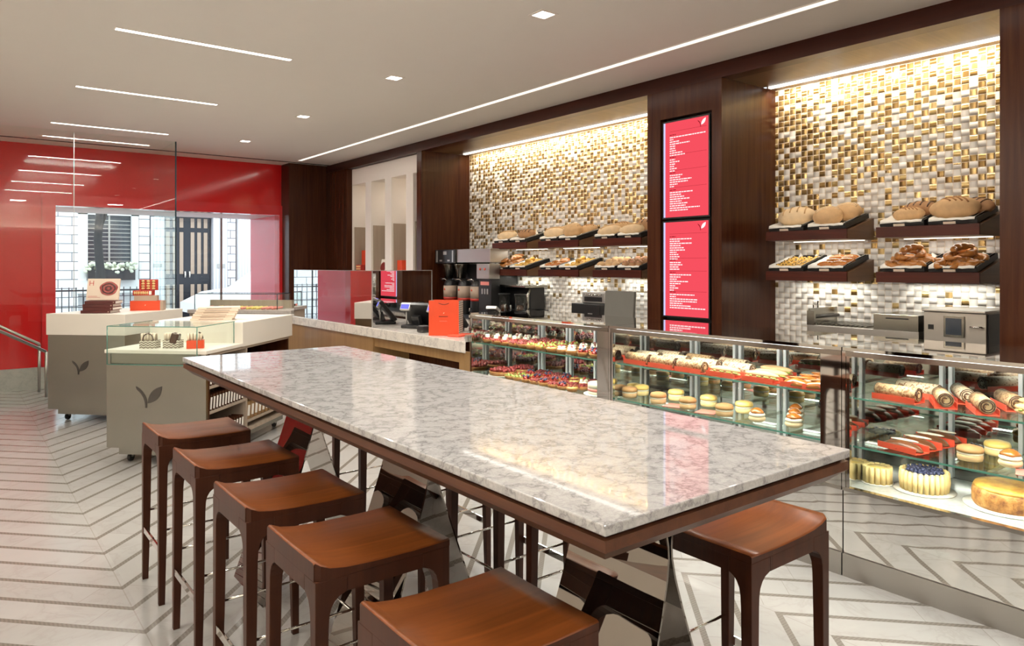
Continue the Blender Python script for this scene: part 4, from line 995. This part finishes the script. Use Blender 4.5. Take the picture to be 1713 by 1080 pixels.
# ------------------------------------------------------------------ white display alcove
k=thing('display_cabinet','tall white display cabinet with fins and lit niches in the far alcove','cabinet',(4.6,8.71,0))
b=MB(); c=8.71
for y0,y1 in ((9.68,9.698),(9.09,9.27),(8.505,8.69),(7.94,8.12)): b.box(0,.50,y0-c,y1-c,0,2.71)
b.box(0,.50,7.718-c,9.698-c,2.71,2.938); b.box(.50,.54,7.718-c,9.698-c,0,2.938)
b.build('fins',M['whitepaint'],k)
for y1 in (9.68,9.09,8.505,7.94): MB().box(.025,.498,y1-c-.014,y1-c-.001,.02,2.10).build('niche_lining',M['taupe'],k)
b=MB()
for y0,y1 in ((9.27,9.68),(8.69,9.09),(8.12,8.505),(7.718,7.94)): b.box(.02,.49,y0-c+.002,y1-c-.016,1.40,1.43)
b.build('niche_shelf',M['whitepaint'],k)
for y0,y1 in ((9.27,9.68),(8.69,9.09),(8.12,8.505),(7.718,7.94)):
    area('niche_glow',(.44,(y0+y1)/2-c,2.66),.08,.20,.9,(1,.90,.74),rot=(0,R(-15),0),parent=k)
k=thing('gift_box','tall orange box in the first niche of the white cabinet','gift box',(4.76,9.55,1.431)); MB().box(-.05,.05,-.065,.065,0,.33,bev=.002).build('box_body',M['orange'],k)
k=thing('macaron_box','small gift box of sweets in front of the tall orange box','sweets box',(4.66,9.56,1.431)); MB().box(-.03,.03,-.08,.07,0,.12).build('box_body',M['redcard'],k)
b=MB()
for i in range(4): 
    for j in range(3): b.ell((-.03,-.055+i*.034,.025+j*.035),(.008,.014,.012),7)
b.build('macarons',M['sponge'],k)
k=thing('book','white book with a pink rose in the second niche of the white cabinet','book',(4.72,9.0,1.431)); Mt=Matrix.Rotation(R(10),4,'Y'); MB().box(0,.02,-.13,.13,0,.20,M=Mt).build('cover',M['paper'],k)
MB().prism([(.075*math.cos(2*PI*j/24),.09+.07*math.sin(2*PI*j/24)) for j in range(24)],0,.002,M=Mt@Matrix(((0,0,-1,-.0),(1,0,0,0),(0,1,0,0),(0,0,0,1)))).build('rose_picture',M['raspberry'],k)
k=thing('gift_box','orange box on a wider red base in the third niche of the white cabinet','gift box',(4.72,8.42,1.431)); MB().box(-.05,.05,-.06,.06,.03,.18,bev=.002).build('box_body',M['orange'],k); MB().box(-.07,.07,-.09,.09,0,.03).build('box_base',M['redcard'],k)

# ------------------------------------------------------------------ back counter and machines
for y0,y1,lb in ((1.465,3.258,'stone topped back counter under the right gold alcove'),(3.99,7.595,'stone topped back counter under the left gold alcove')):
    k=thing('back_counter',lb,'counter',(4.62,(y0+y1)/2,0)); L=(y1-y0)/2
    MB().box(.02,.605,-L,L,0,.88).build('cabinet',M['mahog'],k); MB().box(0,.605,-L,L,.88,.92,bev=.002).build('worktop',M['cmarble'],k)
k=thing('oven','stainless counter oven with dark display and handle beside the right pillar','oven',(4.80,1.793,.92)); w=.173
MB().box(0,.40,-w,w,.03,.335,bev=.004).build('housing',M['steelY'],k)
MB().box(-.02,.41,-w-.002,w+.002,.336,.350,bev=.003).build('lid',M['steelY'],k)
MB().box(-.012,-.001,-.06,.055,.185,.315,bev=.003).build('display_frame',M['steel'],k); MB().box(-.014,-.012,-.045,.042,.20,.30).build('display',M['darkpane'],k)
MB().tube([(-.002,-.10,.255),(-.03,-.10,.255),(-.03,-.155,.255),(-.002,-.155,.255)],.007,8).build('handle',M['chrome'],k)
MB().box(-.006,-.001,.115,.145,.225,.255).build('switch',M['black'],k)
b=MB(); b.box(.02,.38,-w-.006,-w-.001,.04,.33); b.build('side_vent',M['black'],k)
b=MB(); [b.box(dx,dx+.03,dy,dy+.03,0,.03) for dx in (.02,.35) for dy in (-w+.02,w-.05)]; b.build('feet',M['rubber'],k)
k=thing('sandwich_press','stainless slatted tray machine left of the oven','warming machine',(4.80,2.37,.92)); L=.375
MB().box(0,.40,-L,L,0,.20,bev=.003).build('housing',M['steelY'],k)
MB().box(-.002,.02,L-.055,L,.20,.30).build('end_cheek',M['steel'],k); MB().box(.02,.40,L-.012,L,.20,.315).build('side_rail',M['steel'],k)
b=MB(); 
for i in range(11): b.box(.03,.38,-.03+i*.033,-.012+i*.033,.201,.213)
b.build('slats',M['steel'],k)
MB().tube([(.03,L-.03,.255),(.38,L-.03,.255)],.012,8).build('roller',M['steeldark'],k)
d=MB().box(-.004,.40,-L,-L+.28,.20,.305,bev=.003).build('drawer_unit',M['steel'],k); MB().box(-.008,-.004,-L+.06,-L+.20,.275,.283).build('slot_handle',M['black'],d)
for i,(dy,hh) in enumerate(((2.80,.36),(2.835,.33))):
    k=thing('steel_rod','%s thin steel rod standing left of the tray machine'%('first','second')[i],'rod',(5.05,dy,.92)); MB().tube([(0,0,0),(0,0,hh)],.006,8).build('shaft',M['steel'],k); MB().lathe([(.02,0),(.02,.008),(0,.008)],seg=12).build('foot',M['steel'],k)
k=thing('label_printer','silver and black label printer against the white tiles','printer',(4.86,5.08,.92)); 
MB().box(0,.24,-.20,.20,0,.25,bev=.008).build('body',M['black'],k); MB().box(.07,.25,-.20,.12,.251,.36,bev=.01).build('cover',M['silver'],k); MB().box(.064,.069,-.16,.08,.27,.315).build('paper_window',M['black'],k)
b=MB(); [b.tube([(.060,-.15+i*.025,.325),(.060,-.15+i*.025,.345)],.006,6) for i in range(9)]; b.build('buttons',M['chrome'],k)
MB().box(-.004,-.001,-.10,-.04,.13,.16).build('key_pad',M['silver'],k)
k=thing('monitor','plain grey back of a monitor standing on the back counter','screen',(4.86,4.65,.92)); MB().box(0,.03,-.185,.185,.14,.385,bev=.006,M=Matrix.Rotation(R(4),4,'Y')).build('panel',M['monitorgrey'],k); MB().box(.0,.18,-.08,.08,0,.012).build('foot',M['black'],k); MB().box(.03,.05,-.03,.03,.012,.2).build('stand',M['black'],k)

# coffee corner
k=thing('coffee_brewer','black coffee brewer with a control head and two filter baskets by the wood partition','coffee machine',(4.72,7.03,.92))
MB().box(.14,.48,-.46,.52,.0,.64).build('column',M['black'],k)
MB().box(-.03,.48,.09,.53,.645,.812,bev=.006).build('control_head',M['black'],k)
b=MB(); b.box(-.034,-.031,.47,.50,.66,.80); b.box(-.034,-.031,.12,.15,.66,.80); b.box(-.034,-.031,.27,.34,.75,.79); b.box(-.034,-.031,.37,.42,.67,.69); b.box(-.034,-.031,.20,.25,.67,.69); b.build('control_marks',M['silver'],k)
MB().box(-.01,.24,-.59,.088,.655,.812,bev=.004).build('water_tank',M['steelY'],k)
for i,y in enumerate((.36,.09)):
    bs=MB().lathe([(.05,.47),(.085,.63),(.09,.635),(0,.635)],c=(.06,y,0),seg=18).build('filter_basket',M['steel'],k); MB().box(-.06,.02,y-.012,y+.012,.455,.47).build('basket_handle',M['black'],bs)
MB().box(0,.48,-.46,.52,0,.05).build('drip_tray',M['black'],k)
ap=thing('airpot','','coffee flask'); MB().lathe([(.085,0),(.088,.02),(.088,.34),(.07,.40),(.05,.42),(0,.425)],seg=22).build('flask_body',M['black'],ap)
MB().lathe([(.0895,.20),(.0895,.345)],seg=22).build('flask_label',M['taupecard'],ap); MB().lathe([(.0898,.17),(.0898,.20)],seg=22).build('red_band',M['redcard'],ap); MB().lathe([(.0,0),(.013,0),(.013,.002),(0,.002)],seg=12,M=Matrix.Translation((-.0895,0,.30))@Matrix.Rotation(-PI/2,4,'Y')).build('round_mark',M['orange'],ap)
MB().tube([(-.06,-.05,.40),(-.12,-.05,.43),(-.12,.05,.43),(-.06,.05,.40)],.007,6).build('carry_handle',M['chrome'],ap); MB().tube([(-.085,0,.08),(-.12,0,.08),(-.12,0,.05)],.009,6).build('tap',M['chrome'],ap); AP=Proto(ap)
for i,y in enumerate((7.33,7.02,6.76)): AP.put((4.765,y,.972),0,'black coffee flask with taupe label and red band, %s of three'%('leftmost','middle','rightmost')[i],'coffee flasks',scale=.95)
k=thing('water_boiler','pale steel hot water machine with two red lights above a black panel','dispenser',(4.68,6.54,.92)); MB().box(0,.15,-.12,.12,.47,.64,bev=.005).build('head',M['steelY'],k); MB().box(.03,.15,-.12,.12,0,.47).build('body',M['black'],k)
b=MB(); [b.lathe([(.014,0),(.014,.004),(0,.004)],seg=10,M=Matrix.Translation((-.001,yy,.58))@Matrix.Rotation(-PI/2,4,'Y')) for yy in (-.04,.05)]; b.build('red_lights',M['orangered'],k)
MB().box(.026,.029,-.08,.08,.40,.44).build('panel_label',M['pinkgl'],k); b=MB(); [b.box(.026,.029,yy-.012,yy+.012,.30,.36) for yy in (-.05,0,.05)]; b.build('buttons',M['silver'],k)
k=thing('espresso_machine','low black espresso machine with a pale tray on top behind the bean jars','coffee machine',(4.86,6.27,.92))
MB().box(.05,.33,-.27,.27,0,.13,bev=.006).build('base',M['black'],k); MB().box(.12,.33,-.20,.24,.13,.38,bev=.01).build('body',M['black'],k); MB().box(.0,.33,-.26,.27,.38,.405,bev=.006).build('top_tray',M['steel'],k)
MB().tube([(.06,-.24,.13),(.04,-.255,.22),(.05,-.245,.30),(.09,-.235,.38)],.016,8).build('side_bracket',M['steel'],k)
jr=thing('grinder_jar','','jar'); MB().lathe([(.045,.05),(.055,.16),(.062,.30),(.060,.30),(.052,.16),(.042,.06)],seg=18).build('glass_jar',M['glass'],jr); MB().lathe([(.06,0),(.06,.05),(.045,.06),(0,.06)],seg=18).build('collar',M['silver'],jr); MB().lathe([(.03,.061),(.042,.15),(.04,.19),(0,.20)],seg=14).build('coffee_beans',M['choc'],jr); MB().lathe([(.064,.301),(.064,.315),(0,.32)],seg=18).build('lid',M['black'],jr); JR=Proto(jr)
JR.put((4.77,6.26,.921),0,'glass bean jar with silver collar in front of the espresso machine, left one','bean jars'); JR.put((4.77,5.98,.921),0,'glass bean jar with silver collar in front of the espresso machine, right one','bean jars')
for i in range(2):
    k=thing('bottle','slim silver capped syrup bottle beside the bean jars, %s'%('left','right')[i],'bottle',(4.68,6.13-.10*i,.921)); MB().lathe([(.022,0),(.022,.10),(.012,.13),(.012,.15),(0,.15)],seg=12).build('bottle_body',M['black'],k); MB().lathe([(.008,.15),(.008,.20),(0,.20)],seg=10).build('pump',M['silver'],k)

# ------------------------------------------------------------------ the street outside
struct(MB().box(-14,24,12.3,34,-.3,-.05).build('ground',M['street']))
YS=22.
k=thing('town_house','white stone town house across the street with a black double door','building',(4,YS,-.05))
ox=-4
def fb(name,m,*bx):
    return MB().box(bx[0]+ox,bx[1]+ox,bx[2],bx[3],bx[4],bx[5]).build(name,M[m] if isinstance(m,str) else m,k)
fb('wall','course',-8,14,.3,1.2,-.0,9)
fb('ashlar_bay','course',-6,2.62,0,.29,0,9)
w=fb('window','darkpane',2.84,3.88,.1,.29,1.2,2.95); fb('window_surround','stucco',2.62,2.84,-.02,.29,1.0,3.2); fb('window_surround','stucco',3.88,4.06,-.02,.29,1.0,3.2); fb('window_surround','stucco',2.62,4.06,-.02,.29,2.95,3.5); fb('window_sill','stucco',2.6,4.1,-.1,.29,.85,1.2)
b=MB(); [b.box(2.84+ox,3.88+ox,.085,.099,1.7+i*.11,1.72+i*.11) for i in range(11)]; b.box(3.34+ox,3.38+ox,.08,.099,1.2,2.95); b.build('window_blind',M['silver'],k)
fb('quoins','course',4.07,4.33,-.04,.29,0,9); fb('pilaster','flute',4.36,4.70,-.08,.29,0,2.95); fb('name_plate','silver',4.42,4.64,-.1,-.081,1.55,1.64)
fb('lintel','stucco',4.33,6.6,-.1,.29,3.0,9)
d=fb('double_door','doorblack',4.72,5.98,.12,.29,0,3.0)
b=MB(); [b.box(xx+ox,xx+.10+ox,.10,.119,z0,z1) for xx in (4.78,4.96,5.14,5.44,5.62,5.80) for z0,z1 in ((.3,1.05),(1.35,2.55),(2.68,2.95))]; b.build('door_bars',M['taupecard'],k)
b=MB(); [b.tube([(xx+ox,.06,1.25),(xx+ox,.04,1.33),(xx+ox,.06,1.42)],.02,6) for xx in (5.28,5.40)]; b.build('door_handle',M['paper'],k)
fb('pilaster','flute',6.02,6.42,-.08,.29,0,2.98); fb('name_plate','silver',6.12,6.34,-.1,-.081,1.52,1.64); fb('quoins','course',6.44,6.66,-.04,.29,0,9); fb('pilaster','flute',6.72,7.02,-.3,.29,0,9)
b=MB(); b.box(7.05+ox,9+ox,.0,.29,0,9); b.build('side_wall',M['oak'],k)
k=thing('window_planter','dark window box full of white flowers on the house across the street','planter',(3.36,YS-.22,1.15)); MB().box(-.56,.56,-.12,.12,.0,.28).build('box',M['doorblack'],k)
b=MB(); random.seed(3)
for i in range(110): b.ell((random.uniform(-.62,.62),random.uniform(-.16,.1),random.uniform(.2,.46)),(.05,.05,.045),6)
b.build('flower_mass',M['flowers'],k)
k=thing('tree','dark bare tree trunk standing in front of the white house window','tree',(2.76,19.6,-.05)); MB().tube([(0,0,0),(.03,0,1.5),(-.02,0,2.2),(.06,0,3.4),(0,0,6)],.10,10,.08).build('trunk',M['bark'],k); MB().tube([(.0,0,2.4),(.4,.1,3.6),(1.0,.2,4.8)],.05,8,.02).build('branch',M['bark'],k)
k=thing('railing','low black iron railing along the pavement','railing',(0,20.6,-.05)); b=MB(); b.box(-3,4.2,-.015,.015,.95,.99); b.box(-3,4.2,-.015,.015,.55,.57); [b.box(-3+i*.15,-2.98+i*.15,-.01,.01,0,1.05) for i in range(48)]; b.build('bars',M['doorblack'],k)
k=thing('car','pale silver car parked across the street','car',(6.9,20.2,-.05))
b=MB(); b.loft([[(x,-.8,.35),(x,-.8,h1),(x,-.62,h2),(x,.62,h2),(x,.8,h1),(x,.8,.35)] for x,h1,h2 in ((-2.0,.6,.62),(-1.5,.85,.88),(-.8,.92,.98),(-.2,.95,1.42),(.9,.95,1.45),(1.7,.92,1.0),(2.1,.7,.72))],smooth=True); b.build('car_body',M['stucco'],k)
for x in (-1.35,1.35):
    for y in (-.8,.8): MB().tube([(x,y-.09,.32),(x,y+.09,.32)],.32,18).build('wheel',M['rubber'],k)

# ------------------------------------------------------------------ light and camera
wd=bpy.data.worlds.new('sky'); sc.world=wd; wd.use_nodes=True; bg=wd.node_tree.nodes['Background']; bg.inputs[0].default_value=(.80,.88,1,1); bg.inputs[1].default_value=2.1
sl=bpy.data.lights.new('sun','SUN'); sl.energy=1.1; sl.angle=.02; sl.color=(1,.97,.92); so=bpy.data.objects.new('sun',sl); COL.objects.link(so)
so.rotation_euler=Vector((.35,.8,-.65)).to_track_quat('-Z','Y').to_euler()
for i,(x,y) in enumerate(((-.9,.6),(-.9,3.3),(-.9,6.2),(1.2,-1.2),(3.2,-1.2))):  # unseen downlights added as fill for the room
    k=thing('downlight','added fill downlight in the ceiling out of view, %s'%('left of the bar table','left of the bar stools','left of the display islands','behind the camera','behind the right pastry case')[i],'ceiling light',(x,y,H),0,'added fill downlights out of view')
    MB().box(-.05,.05,-.05,.05,-.001,.006).build('diffuser',M['ceillamp'],k); MB().box(-.065,.065,-.065,.065,.001,.01).build('frame',M['whitepaint'],k)
    area('downlight_glow',(0,0,-.008),.3,.3,20,WARM,parent=k)
for n,(loc,rz,L) in enumerate((((-2.55,2.5,2.45),0,8.),((1.0,-3.15,2.45),PI/2,5.))):  # unseen light troughs, added to brighten the ceiling from below
    k=thing('added_uplight',('added fill light trough on the left wall washing the ceiling, out of view','added fill light trough on the back wall washing the ceiling, out of view')[n],'light strip',loc,rz)
    b=MB(); b.box(-.05,.12,-L/2,L/2,-.02,0); b.box(.10,.12,-L/2,L/2,0,.06) if n==0 else b.box(.10,.12,-L/2,L/2,0,.06); b.build('trough',M['whitepaint'],k); MB().box(-.01,.05,-L/2+.05,L/2-.05,.0,.012).build('diffuser',M['lightstrip'],k)
    area('added_uplight_glow',(.02,0,.03),.1,L-.2,(150,95)[n],WARM,rot=(PI,0,0),parent=k)
cam=bpy.data.cameras.new('camera'); co=bpy.data.objects.new('camera',cam); COL.objects.link(co)
cam.sensor_width=36; cam.lens=36*1202/1713; cam.shift_y=(444-540)/1713; cam.clip_start=.05
co.location=(0,0,1.54); co.rotation_euler=(PI/2,0,-R(37.92)); sc.camera=co
vs=sc.view_settings; sc.display_settings.display_device='sRGB'; vs.view_transform='Standard'; vs.look='None'; vs.gamma=1; vs.use_curve_mapping=False; vs.exposure=.16
cy=sc.cycles; cy.use_denoising=True; cy.max_bounces=10; cy.diffuse_bounces=4; cy.glossy_bounces=6; cy.transmission_bounces=6; cy.transparent_max_bounces=24; cy.sample_clamp_indirect=6; cy.caustics_reflective=False; cy.caustics_refractive=False; cy.blur_glossy=.5
